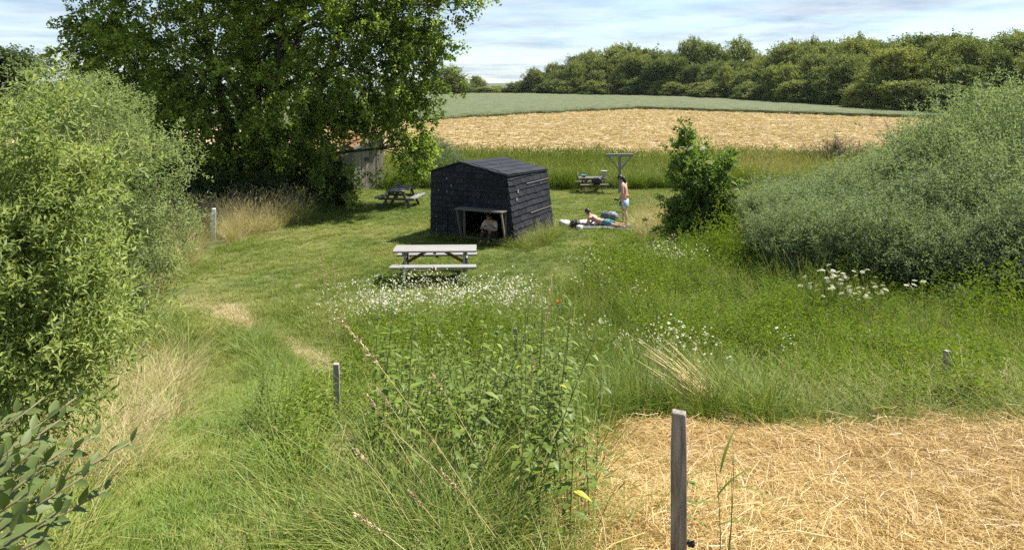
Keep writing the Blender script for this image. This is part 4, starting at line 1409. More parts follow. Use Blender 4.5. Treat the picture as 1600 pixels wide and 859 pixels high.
    # worn pale patches
    for u, z, r in [(0.62, 1.93, .028), (0.78, 1.72, .028), (0.32, 1.55, .025), (0.62, 1.52, .03), (0.24, 0.72, .022), (0.24, 0.30, .025), (0.55, .45, .02)]:
        pts = [(u + r * 0.7 * math.cos(a) * rng.uniform(.8, 1.2), -0.044, z + r * 1.3 * math.sin(a) * rng.uniform(.8, 1.2)) for a in np.linspace(0, 5.5, 8)]
        MB().add(pts + [(a, b + 0.006, c) for a, b, c in pts], [tuple(range(8)), tuple(range(15, 7, -1))] + [(i, i + 8, (i + 1) % 8 + 8, (i + 1) % 8) for i in range(8)]).build('worn_patch', M['patch'], t)
    for v, z in [(0.55, 1.58), (0.40, 1.36)]:
        c = PR(v, z, 0.044)
        MB().box(c, (0.012, 0.07, 0.09)).build('worn_patch', M['patch'], t)
    for u, z in [(0.2, 1.75)]:
        MB().lathe([(0.03, 0), (0.03, 0.03), (0.02, 0.03)], 10).build('vent_hole', M['black'], t, loc=(u, -0.02, z), rot=(R(90), 0, 0))
    # entrance hood: slanted cheeks and a shelf-like top
    pr = 0.42
    hood = board(t, 'hood_top', (O0 - 0.10, -pr / 2, OZ1 + 0.05), (O1 + 0.04, -pr / 2, OZ1 + 0.05), pr + 0.02, 0.045, M['wood_dark'])
    for u, s in ((O0 - 0.02, -1), (O1 + 0.01, 1)):
        tri = [(0, -pr, OZ1 + 0.024), (0, -pr + 0.07, OZ1 + 0.024), (0, -0.03, z0 + 0.02), (0, -0.10, z0 + 0.02)]
        vs = [(u - 0.02, b, c) for a, b, c in tri] + [(u + 0.02, b, c) for a, b, c in tri]
        MB().add(vs, [(0, 1, 2, 3), (7, 6, 5, 4), (0, 4, 5, 1), (1, 5, 6, 2), (2, 6, 7, 3), (3, 7, 4, 0)]).build('hood_strut', M['wood_dark'], t)
    board(t, 'door_post', (O0 + 0.03, -0.02, OZ0), (O0 + 0.03, -0.02, OZ1 + 0.02), 0.06, 0.06, M['wood_dark'], up=(0, 1, 0))
    board(t, 'door_post', (O1 - 0.03, -0.02, OZ0), (O1 - 0.03, -0.02, OZ1 + 0.02), 0.06, 0.06, M['wood_dark'], up=(0, 1, 0))
    board(t, 'door_sill', (O0, -0.03, OZ0 + 0.02), (O1, -0.03, OZ0 + 0.02), 0.10, 0.05, M['wood_dark'])


def build_hut():
    rng = np.random.default_rng(111)
    x, y = -7.25, 34.0
    t = thing('wooden_hut', 'grey plank hut with a sloping orange-brown roof half hidden behind the huge tree', 'hut', (x, y, H(x, y)), R(38))
    W, D = 1.5, 1.5

    def top(u):
        return 1.98 + 0.42 * min(u, W) / 1.25 if u < 1.25 else 2.4 - 0.12 * (u - 1.25)
    n = 8; w = W / n
    for i in range(n):
        u = i * w; p = rng.uniform(-.008, .012)
        z1, z2 = top(u), top(u + w)
        q = [(u + .006, -p, -.05), (u + w - .006, -p, -.05), (u + w - .006, -p, z2), (u + .006, -p, z1)]
        MB().add(q + [(a, b + 0.025, c) for a, b, c in q], [(0, 1, 2, 3), (7, 6, 5, 4), (0, 4, 5, 1), (1, 5, 6, 2), (2, 6, 7, 3), (3, 7, 4, 0)]).build('plank', M['hut'], t)
    for i in range(8):
        v = 0.03 + i * D / 8
        q = [(-0.02, v + D / 8 - .008, -.05), (-0.02, v, -.05), (-0.02, v, 1.97), (-0.02, v + D / 8 - .008, 1.97)]
        MB().add(q + [(a + 0.025, b, c) for a, b, c in q], [(0, 1, 2, 3), (7, 6, 5, 4), (0, 4, 5, 1), (1, 5, 6, 2), (2, 6, 7, 3), (3, 7, 4, 0)]).build('plank', M['hut'], t)
    MB().box((W / 2, D / 2 + 0.06, 1.0), (W - 0.12, D - 0.1, 2.0)).build('core', M['black_wall'], t)
    for a, b in ((-0.12, 1.25), (1.25, W + 0.12)):
        za, zb = 1.98 + 0.42 * a / 1.25 if a < 1.25 else 2.4, top(b) if b <= 1.25 else 2.4 - 0.12 * (b - 1.25)
        q = [(a, -0.15, za + .03), (b, -0.15, zb + .03), (b, D + .1, zb + .23), (a, D + .1, za + .23)]
        MB().add(q + [(u, v, c + 0.04) for u, v, c in q], [(3, 2, 1, 0), (4, 5, 6, 7), (0, 1, 5, 4), (1, 2, 6, 5), (2, 3, 7, 6), (3, 0, 4, 7)]).build('roof', M['hut_roof'], t)
        MB().add([(a, -0.18, za - .05), (b, -0.18, zb - .05), (b, -0.18, zb + .07), (a, -0.18, za + .07), (a, -0.153, za - .05), (b, -0.153, zb - .05), (b, -0.153, zb + .07), (a, -0.153, za + .07)],
                 [(0, 1, 2, 3), (7, 6, 5, 4), (0, 4, 5, 1), (1, 5, 6, 2), (2, 6, 7, 3), (3, 7, 4, 0)]).build('fascia', M['zinc'], t)
    MB().box((0.62, -0.035, 1.42), (0.2, 0.03, 0.16)).build('vent', M['black'], t)
    # far farmhouses
    for nm, lab, hx, hy, hw, hh in [('farmhouse', 'tiny white farmhouse beyond the crop field right of the slim lone tree', -12.3, 372, 3.4, 3.2), ('farm_shed', 'tiny low white shed beyond the crop field left of the slim lone tree', -23.0, 390, 3.6, 1.6)]:
        z = H(hx, hy) + 0.2
        f = thing(nm, lab, 'house', (hx, hy, z - 0.3), R(12))
        MB().box((0, 0, hh / 2), (hw, 5, hh)).build('wall', M['house_white'], f)
        MB().add([(-hw / 2 - .2, -2.7, hh), (hw / 2 + .2, -2.7, hh), (hw / 2 + .2, 2.7, hh), (-hw / 2 - .2, 2.7, hh), (-hw / 2 - .2, 0, hh + 1.3), (hw / 2 + .2, 0, hh + 1.3)],
                 [(3, 2, 1, 0), (0, 1, 5, 4), (2, 3, 4, 5), (1, 2, 5), (3, 0, 4)]).build('roof', M['house_roof'] if nm == 'farmhouse' else M['zinc'], f)
        for u in (-.9, .9):
            MB().box((u, -2.52, hh * .55), (0.8, 0.06, hh * .35)).build('window', M['glass'], f)


def build_posts():
    rng = np.random.default_rng(121)

    def post(loc, h, w, mat, label, lean=(0, 0), insul=False, name='fence_post', rz=0.2, d=None):
        t = thing(name, label, 'post', loc, rz, None)
        d = d or w
        V = []; n = 9
        for i in range(n):
            f = i / (n - 1); z = -0.25 + (h + 0.25) * f
            k = 1 - (0.12 if i == n - 1 else 0) + rng.normal() * 0.012
            for a, b in ((-1, -1), (1, -1), (1, 1), (-1, 1)):
                V.append((a * w / 2 * k + lean[0] * f + rng.normal() * w * .012, b * d / 2 * k + lean[1] * f, z - (0.006 if i == n - 1 and a > 0 else 0)))
        F = []
        for i in range(n - 1):
            for k in range(4):
                k2 = (k + 1) % 4
                F.append((i * 4 + k, i * 4 + k2, (i + 1) * 4 + k2, (i + 1) * 4 + k))
        mb = MB(); mb.add(V, F + [(3, 2, 1, 0), tuple((n - 1) * 4 + k for k in range(4))])
        mb.build('shaft', mat, t, bevel=w * 0.08)
        if insul:
            MB().lathe([(0.005, -0.03), (0.005, 0), (0.014, 0.003), (0.016, 0.012), (0.011, 0.018), (0.016, 0.024), (0.014, 0.034), (0.006, 0.037)], 12).build('insulator', M['black'], t, True, loc=(w / 2, 0, h - 0.62), rot=(0, R(90), 0))
        return t
    x, y = 0.79, 3.5
    post((x, y, H(x, y)), 3.18 - H(x, y), 0.074, M['post_near'], 'square dark weathered fence post with black insulator standing in the straw', (0.0, 0), True, rz=R(-14), d=0.06)
    x, y = -1.86, 7.9
    post((x, y, H(x, y)), 4.7 - 427 / 1155 * 7.9 - H(x, y), 0.065, M['post_grey'], 'thin grey fence post standing between the mown path and the nettles', (-0.02, 0))
    x, y = 5.35, 9.1
    post((x, y, H(x, y)), 4.7 - 407 / 1155 * 9.1 - H(x, y), 0.07, M['post_grey'], 'grey post stub poking out of the drooping grass beside the straw', (0.01, 0))
    x, y = 0.05, 10.6
    post((x, y, H(x, y)), 4.7 - 372 / 1155 * 10.6 - H(x, y), 0.05, M['post_near'], 'thin dark post sunk among the green herbs behind the nettles', (0.0, 0))
    x, y = -9.3, 23.0
    post((x, y, H(x, y)), 0.98, 0.13, M['post_white'], 'white painted post in the dry grass below the huge tree', (0.02, 0), name='marker_post', rz=0.4)
    # T-shaped play / drying stand
    x, y = 4.85, 33.3
    t = thing('timber_stand', 'tall timber post with a crossbar and two diagonal braces at the lawn edge', 'wooden stand', (x, y, H(x, y)), R(4))
    board(t, 'post', (0, 0, -0.2), (0, 0, 1.80), 0.11, 0.11, M['wood_grey'], up=(0, 1, 0), bevel=0.006)
    for s in (-1, 1):
        board(t, 'crossbar', (-0.6, s * 0.085, 1.75), (0.6, s * 0.085, 1.75), 0.055, 0.12, M['wood_pale'], bevel=0.006)
        board(t, 'brace', (s * 0.06, 0, 1.12), (s * 0.53, 0, 1.74), 0.06, 0.11, M['wood_pale'] if s > 0 else M['wood_grey'], up=(0, 1, 0), bevel=0.005)
        MB().box((s * 0.575, 0, 1.75), (0.045, 0.112, 0.115)).build('end_block', M['wood_pale'], t)


# ================================================================== PEOPLE
def skinned(name, J, E, mat, parent, levels=2):
    """continuous body: joints {name: (x,y,z,rx[,ry])}, edges by name"""
    keys = list(J)
    ix = {k: i for i, k in enumerate(keys)}
    me = bpy.data.meshes.new(name)
    me.from_pydata([J[k][:3] for k in keys], [(ix[a], ix[b]) for a, b in E], [])
    me.materials.append(mat)
    o = link(name, me, parent)
    md = o.modifiers.new('skin', 'SKIN')
    md.use_smooth_shade = True
    if not me.skin_vertices:
        return o
    for k, sv in zip(keys, me.skin_vertices[0].data):
        r = J[k][3]; r2 = J[k][4] if len(J[k]) > 4 else r
        sv.radius = (r, r2)
        sv.use_root = (ix[k] == 0)
    ss = o.modifiers.new('subsurf', 'SUBSURF'); ss.levels = levels; ss.render_levels = levels
    return o


def hand(J, E, pre, wrist, pos, dirv, side):
    """palm with four unequal fingers and a thumb leaving its side"""
    p = Vector(pos); d = Vector(dirv).normalized(); s = Vector(side).normalized()
    J[pre + 'palm'] = (*p, 0.028, 0.018)
    E.append((wrist, pre + 'palm'))
    for i, (off, l) in enumerate(((-0.027, .065), (-.009, .078), (.009, .074), (.027, .058))):
        a = p + d * 0.045 + s * off
        b = a + d * l * 0.5; c = b + (d * 0.85 + d.cross(s) * 0.45) * l * 0.5
        J[f'{pre}k{i}'] = (*a, 0.0095); J[f'{pre}m{i}'] = (*b, 0.0085); J[f'{pre}t{i}'] = (*c, 0.007)
        E += [(pre + 'palm', f'{pre}k{i}'), (f'{pre}k{i}', f'{pre}m{i}'), (f'{pre}m{i}', f'{pre}t{i}')]
    a = p - d * 0.005 - s * 0.035; b = a + d * 0.03 - s * 0.018; c = b + d * 0.03
    J[pre + 'th0'] = (*a, 0.011); J[pre + 'th1'] = (*b, 0.0095); J[pre + 'th2'] = (*c, 0.008)
    E += [(pre + 'palm', pre + 'th0'), (pre + 'th0', pre + 'th1'), (pre + 'th1', pre + 'th2')]


def head_bits(parent, c, f, up, hair_long=False, beard=False):
    """hair cap, eyes, nose, ears, mouth on a head centred at c, facing f"""
    c = Vector(c); f = Vector(f).normalized(); u = Vector(up); u = (u - f * u.dot(f)).normalized(); s = u.cross(f)
    mt = Matrix((f, s, u)).transposed()
    V = []; F = []
    nu, nv = 16, 9
    for j in range(nv + 1):
        th = math.pi * 0.62 * j / nv
        for i in range(nu):
            ph = 2 * math.pi * i / nu
            lim = th * (0.66 if math.cos(ph) > 0.45 else 1.12)
            p = Vector((math.sin(lim) * math.cos(ph) * 0.104 - 0.008, math.sin(lim) * math.sin(ph) * 0.089, math.cos(lim) * 0.119 + 0.010))
            p *= 1 + 0.05 * mnoise.noise(p * 40)
            V.append(c + mt @ p)
    for j in range(nv):
        for i in range(nu):
            i2 = (i + 1) % nu
            F.append((j * nu + i, (j + 1) * nu + i, (j + 1) * nu + i2, j * nu + i2))
    link('hair', mesh_np('hair', V, F, M['hair'], True), parent)
    for sg in (-1, 1):
        MB().lathe([(0.003, -.008), (0.010, -.004), (0.012, 0), (0.009, .005), (0.002, .008)], 8).build('eye', M['black'], parent, True, loc=c + mt @ Vector((0.088, sg * 0.032, 0.0)))
        MB().lathe([(0.006, -.028), (0.017, -.015), (0.019, 0.008), (0.015, .024), (0.004, .03)], 8).build('ear', M['skin'], parent, True, loc=c + mt @ Vector((-0.005, sg * 0.084, -0.01)))
    MB().add([c + mt @ Vector(p) for p in ((0.09, -.013, -.035), (0.118, 0, -.036), (0.09, .013, -.035), (0.094, 0, 0.012), (0.088, 0, -.045))],
             [(0, 1, 3), (1, 2, 3), (0, 4, 1), (1, 4, 2)]).build('nose', M['skin'], parent)
    MB().add([c + mt @ Vector(p) for p in ((0.086, -.024, -.066), (0.097, 0, -.060), (0.086, .024, -.066), (0.095, 0, -.074))], [(0, 3, 1), (1, 3, 2)]).build('mouth', M['pink'], parent)


def limb_chain(J, E, names):
    for a, b in zip(names, names[1:]):
        E.append((a, b))


def build_people():
    # ---- standing person, local X is where they face
    x, y = 3.93, 25.75
    t = thing('person', 'person in light blue shorts, bare back, standing with bowed head by the blanket', 'person', (x, y, H(x, y)), R(152))
    J = {}; E = []
    J['pelvis'] = (0, 0, 0.93, 0.13, 0.15)
    J['waist'] = (0.0, 0, 1.07, 0.105, 0.135)
    J['chest'] = (0.015, 0, 1.25, 0.115, 0.16)
    J['upper'] = (0.03, 0, 1.38, 0.095, 0.15)
    J['neck'] = (0.085, 0, 1.47, 0.055)
    J['headb'] = (0.135, 0, 1.545, 0.078)
    J['headt'] = (0.175, 0, 1.635, 0.082)
    limb_chain(J, E, ['pelvis', 'waist', 'chest', 'upper', 'neck', 'headb', 'headt'])
    for n, s in (('l', 1), ('r', -1)):
        J[n + 'sh'] = (0.03, s * 0.175, 1.395, 0.058)
        if s > 0:
            J[n + 'el'] = (0.0, s * 0.235, 1.12, 0.043); J[n + 'wr'] = (0.04, s * 0.25, 0.885, 0.03)
            hp, hd = (0.055, s * 0.25, 0.835), (0.15, 0, -1)
        else:
            J[n + 'el'] = (0.04, s * 0.225, 1.13, 0.043); J[n + 'wr'] = (0.215, s * 0.16, 0.915, 0.03)
            hp, hd = (0.25, s * 0.145, 0.875), (0.7, 0.1, -.6)
        E += [('upper', n + 'sh'), (n + 'sh', n + 'el'), (n + 'el', n + 'wr')]
        hand(J, E, n, n + 'wr', hp, hd, (0.9 if s > 0 else 0.5, 0.3, 0.2))
        fx = 0.07 if s < 0 else -0.07
        J[n + 'hip'] = (0.0 + fx * .3, s * 0.095, 0.86, 0.095); J[n + 'kn'] = (fx + 0.03, s * 0.11, 0.49, 0.062)
        J[n + 'ca'] = (fx * 1.3 - .005, s * 0.115, 0.34, 0.055)
        J[n + 'an'] = (fx * 1.6, s * 0.12, 0.085, 0.038); J[n + 'to'] = (fx * 1.6 + 0.13, s * 0.13, 0.028, 0.032)
        E += [('pelvis', n + 'hip'), (n + 'hip', n + 'kn'), (n + 'kn', n + 'ca'), (n + 'ca', n + 'an'), (n + 'an', n + 'to')]
    bd = skinned('body', J, E, M['skin_lighter'], t)
    head_bits(bd, (0.165, 0, 1.60), (0.85, 0, -0.55), (0.4, 0, 1))
    # hair falling down the nape
    MB().tube([(0.10, 0, 1.66), (0.04, 0, 1.60), (0.005, 0, 1.52), (-0.03, 0, 1.43)], [0.06, 0.065, 0.05, 0.02], 8).build('hair', M['hair'], bd, True)
    # shorts
    J = {}; E = []
    J['w'] = (0, 0, 0.97, 0.14, 0.17); J['p'] = (0, 0, 0.86, 0.17, 0.20)
    E.append(('w', 'p'))
    for n, s in (('l', 1), ('r', -1)):
        fx = 0.07 if s < 0 else -0.07
        J[n + 'a'] = (fx * .4, s * 0.10, 0.78, 0.15); J[n + 'b'] = (fx * .9 + .015, s * 0.13, 0.52, 0.155)
        E += [('p', n + 'a'), (n + 'a', n + 'b')]
    skinned('shorts', J, E, M['denim'], t)
    MB().lathe([(0.138, -.012), (0.142, 0), (0.138, .03)], 18).build('waistband', M['pink'], t, True, loc=(0, 0, 1.005))
    d = MB().box((0, 0, 0), (0.02, 0.075, 0.15)).build('phone', M['black'], None, bevel=0.004, loc=(x - 0.055 * .883 - 0.25 * .469 - .03, y + 0.055 * .469 - 0.25 * .883 - .03, H(x, y) + 0.76), rot=(0.1, 0.2, 0.3))
    tag(d, 'black phone held at the hip by the person in light blue shorts', 'phone')
    d = MB().lathe([(0.035, 0), (0.038, .02), (0.038, 0.13), (0.03, 0.15), (0.03, .17)], 12).build('black_cup', M['black'], None, True, loc=(x - 0.27 * .883 + 0.145 * .469, y + 0.27 * .469 + 0.145 * .883, H(x, y) + 0.82), rot=(0, R(-80), 0))
    tag(d, 'black flask held in front by the person in light blue shorts', 'flask')
    # ---- person lying on the blanket, local X towards the head
    x, y = 3.15, 25.15
    z = H(x, y) + 0.03
    t = thing('person', 'person in dark teal shorts lying on the purple blanket, propped on the elbows', 'person', (x, y, z), R(150))
    J = {}; E = []
    J['pelvis'] = (0, 0, 0.125, 0.15, 0.115)
    J['waist'] = (0.16, 0, 0.14, 0.14, 0.10)
    J['chest'] = (0.34, 0, 0.21, 0.16, 0.11)
    J['upper'] = (0.46, 0, 0.275, 0.14, 0.095)
    J['neck'] = (0.54, 0, 0.335, 0.055)
    J['headb'] = (0.60, 0.0, 0.385, 0.078)
    J['headt'] = (0.66, 0.0, 0.455, 0.08)
    limb_chain(J, E, ['pelvis', 'waist', 'chest', 'upper', 'neck', 'headb', 'headt'])
    for n, s in (('l', 1), ('r', -1)):
        J[n + 'sh'] = (0.47, s * 0.18, 0.27, 0.056); J[n + 'el'] = (0.55, s * 0.24, 0.055, 0.042); J[n + 'wr'] = (0.74, s * 0.16, 0.05, 0.03)
        E += [('upper', n + 'sh'), (n + 'sh', n + 'el'), (n + 'el', n + 'wr')]
        hand(J, E, n, n + 'wr', (0.79, s * 0.14, 0.035), (1, -.2 * s, -.05), (0, s, 0.05))
        J[n + 'hip'] = (-0.06, s * 0.09, 0.12, 0.092); J[n + 'kn'] = (-0.46, s * 0.13, 0.075, 0.06); J[n + 'ca'] = (-0.62, s * 0.14, 0.08, 0.055)
        J[n + 'an'] = (-0.86, s * 0.15, 0.055, 0.037); J[n + 'to'] = (-0.93, s * 0.17, 0.04 + 0.09, 0.03)
        E += [('pelvis', n + 'hip'), (n + 'hip', n + 'kn'), (n + 'kn', n + 'ca'), (n + 'ca', n + 'an'), (n + 'an', n + 'to')]
    bd = skinned('body', J, E, M['skin'], t)
    head_bits(bd, (0.645, 0, 0.425), (0.9, 0.1, -0.15), (0.1, 0, 1))
    J = {}; E = []
    J['w'] = (0.08, 0, 0.135, 0.16, 0.12); J['p'] = (-0.03, 0, 0.135, 0.17, 0.13)
    E.append(('w', 'p'))
    for n, s in (('l', 1), ('r', -1)):
        J[n + 'a'] = (-0.12, s * 0.095, 0.125, 0.11); J[n + 'b'] = (-0.34, s * 0.12, 0.10, 0.095)
        E += [('p', n + 'a'), (n + 'a', n + 'b')]
    skinned('shorts', J, E, M['teal'], t)
    # ---- person sitting in the opening of the shelter
    sx, sy = -2.57 + 2.05 * 0.891 + 0.30 * 0.454, 23.4 - 2.05 * 0.454 + 0.30 * 0.891
    t = thing('person', 'person in white shirt and dark trousers sitting inside the black shelter opening', 'person', (sx, sy, H(-2.57, 23.4) + 0.09), R(-27 - 90))
    J = {}; E = []
    J['pelvis'] = (0, 0, 0.13, 0.15, 0.13); J['waist'] = (0.02, 0, 0.28, 0.13, 0.11); J['chest'] = (0.06, 0, 0.44, 0.15, 0.11)
    J['upper'] = (0.10, 0, 0.56, 0.14, 0.095); J['neck'] = (0.15, 0, 0.64, 0.055); J['headb'] = (0.2, 0, 0.69, 0.078); J['headt'] = (0.25, 0, 0.77, 0.08)
    limb_chain(J, E, ['pelvis', 'waist', 'chest', 'upper', 'neck', 'headb', 'headt'])
    for n, s in (('l', 1), ('r', -1)):
        J[n + 'sh'] = (0.10, s * 0.18, 0.56, 0.056); J[n + 'el'] = (0.22, s * 0.27, 0.34, 0.043); J[n + 'wr'] = (0.36, s * 0.10, 0.42, 0.03)
        E += [('upper', n + 'sh'), (n + 'sh', n + 'el'), (n + 'el', n + 'wr')]
        hand(J, E, n, n + 'wr', (0.39, s * 0.055, 0.43), (0.4, -s, 0.0), (0, 0.1, 1))
        J[n + 'hip'] = (0.06, s * 0.095, 0.12, 0.09); J[n + 'kn'] = (0.38, s * 0.13, 0.30, 0.06); J[n + 'ca'] = (0.43, s * 0.13, 0.18, 0.052)
        J[n + 'an'] = (0.48, s * 0.13, 0.0, 0.038); J[n + 'to'] = (0.60, s * 0.14, -0.02, 0.03)
        E += [('pelvis', n + 'hip'), (n + 'hip', n + 'kn'), (n + 'kn', n + 'ca'), (n + 'ca', n + 'an'), (n + 'an', n + 'to')]
    bd = skinned('body', J, E, M['skin'], t)
    head_bits(bd, (0.235, 0, 0.735), (0.9, 0, -0.45), (0.3, 0, 1))
    J = {}; E = []
    J['p'] = (0.0, 0, 0.22, 0.17, 0.15); J['w'] = (0.03, 0, 0.32, 0.15, 0.13); J['c'] = (0.06, 0, 0.45, 0.17, 0.13); J['u'] = (0.10, 0, 0.565, 0.15, 0.105)
    limb_chain(J, E, ['p', 'w', 'c', 'u'])
    for n, s in (('l', 1), ('r', -1)):
        J[n + 's'] = (0.10, s * 0.18, 0.56, 0.07); J[n + 'e'] = (0.19, s * 0.245, 0.40, 0.062)
        E += [('u', n + 's'), (n + 's', n + 'e')]
    skinned('shirt', J, E, M['white_cloth'], t)
    J = {}; E = []
    J['p'] = (0.0, 0, 0.13, 0.165, 0.145)
    for n, s in (('l', 1), ('r', -1)):
        J[n + 'h'] = (0.07, s * 0.10, 0.13, 0.105); J[n + 'k'] = (0.38, s * 0.13, 0.30, 0.08); J[n + 'c'] = (0.435, s * 0.13, 0.17, 0.066); J[n + 'a'] = (0.475, s * 0.13, 0.05, 0.055)
        E += [('p', n + 'h'), (n + 'h', n + 'k'), (n + 'k', n + 'c'), (n + 'c', n + 'a')]
    skinned('trousers', J, E, M['dark_cloth'], t)
    # ---- blanket and belongings
    xs = np.linspace(-1.05, 1.0, 44); ys = np.linspace(-0.62, 0.62, 28)
    X, Y = np.meshgrid(xs, ys)
    c, s = math.cos(R(-14)), math.sin(R(-14))
    X2 = 3.35 + X * c - Y * s + 0.04 * np.sin(Y * 5); Y2 = 25.2 + X * s + Y * c + 0.05 * np.sin(X * 4)
    Z = height(X2, Y2) + 0.05 + 0.025 * vnoise(X2, Y2, 6, 130)
    o = link('blanket', grid_mesh('blanket', X2, Y2, Z, M['purple']))
    sm = o.modifiers.new('thick', 'SOLIDIFY'); sm.thickness = 0.02
    tag(o, 'rumpled purple-grey picnic blanket under the lying person', 'blanket')
    for (x, y, w, d, seed, nm, lab, mat, h) in [(2.45, 25.75, 0.95, 0.5, 131, 'towel', 'crumpled white towel behind the head of the lying person', 'white_cloth', .16)]:
        xs = np.linspace(-w / 2, w / 2, 30); ys = np.linspace(-d / 2, d / 2, 20)
        X, Y = np.meshgrid(xs, ys)
        e = np.clip(np.minimum(w / 2 - np.abs(X), d / 2 - np.abs(Y)) / 0.12, 0, 1)
        X2 = x + X + 0.04 * np.sin(Y * 14); Y2 = y + Y + 0.2 * X
        Z = height(X2, Y2) + 0.03 + e * h * (0.3 + 0.7 * vnoise(X2, Y2, 7, seed))
        o = link(nm, grid_mesh(nm, X2, Y2, Z, M[mat]))
        sm = o.modifiers.new('thick', 'SOLIDIFY'); sm.thickness = 0.015
        tag(o, lab, 'towel')
    bag((1.78, 25.0, H(1.78, 25) + 0.02), (0.42, 0.32, 0.26), M['bag_white'], 'white_bag', 'white cloth bag lying on the lawn next to the shelter wall', 'bag', 3)
    bag((2.12, 24.85, H(2.12, 24.85) + 0.02), (0.34, 0.26, 0.28), M['black'], 'black_bag', 'black bag slumped on the lawn between two white bags', 'bag', 4)
    bag((2.24, 24.55, H(2.24, 24.55) + 0.02), (0.26, 0.20, 0.16), M['bag_white'], 'white_bag', 'small white bag in front of the black bag on the lawn', 'bag', 6)
    bag((3.5, 26.5, H(3.5, 26.5) + 0.02), (0.66, 0.36, 0.3), M['bag_grey'], 'backpack', 'blue-grey backpack lying behind the legs of the standing person', 'backpack', 8)


build_tables()
build_shelter()
build_hut()
build_posts()
build_people()
# ================================================================== PLANTS ONE CAN COUNT
def herb_clump(name, n_st, h, rng, L, W, mat, rad=0.12, K=16, lean=0.18):
    o = np.stack([rng.normal(size=n_st) * rad, rng.normal(size=n_st) * rad, np.zeros(n_st)], -1)
    d = np.stack([rng.normal(size=n_st) * lean, rng.normal(size=n_st) * lean, np.ones(n_st)], -1)
    V, F, T = shoots(o, d, h * rng.uniform(0.7, 1.1, n_st), K, L, W, rng, spread=1.25, droop=0.03, t0=0.15, jit=0.01, tvar=0.2, tbase=0.35, ldroop=0.25)
    return mesh_np(name, V, F, mat, False, T)


def daisy_clump(name, rng, n=6, h=0.55, r=0.013):
    VV = []; FF = []; TT = []; MI = []
    for i in range(n):
        bx, by = rng.normal(size=2) * 0.10
        tx, ty = bx + rng.normal() * 0.07, by + rng.normal() * 0.07
        z = h * rng.uniform(0.75, 1.1)
        b = len(VV)
        VV += [(bx - .002, by, 0), (bx + .002, by, 0), (tx, ty, z)]; TT += [0.3] * 3
        FF.append((b, b + 1, b + 2)); MI.append(1)
        nf = rng.integers(1, 5)
        for q in range(nf):
            cx, cy, cz = tx + rng.normal() * 0.035, ty + rng.normal() * 0.035, z + rng.normal() * 0.02
            s = r * rng.uniform(0.7, 1.15)
            tl = rng.normal(size=2) * 0.35
            b = len(VV)
            for j in range(7):
                a = j * 6.283 / 7
                VV.append((cx + math.cos(a) * s, cy + math.sin(a) * s, cz + math.cos(a) * s * tl[0] + math.sin(a) * s * tl[1])); TT.append(rng.random())
            for j in range(1, 6):
                FF.append((b, b + j, b + j + 1)); MI.append(0)
    return mesh_np(name, np.array(VV), np.array(FF), None, False, np.array(TT), [M['petal'], M['herb']], MI)


def gauss_xy(n, cx, cy, sx, sy, rng):
    return cx + rng.normal(size=n) * sx, cy + rng.normal(size=n) * sy


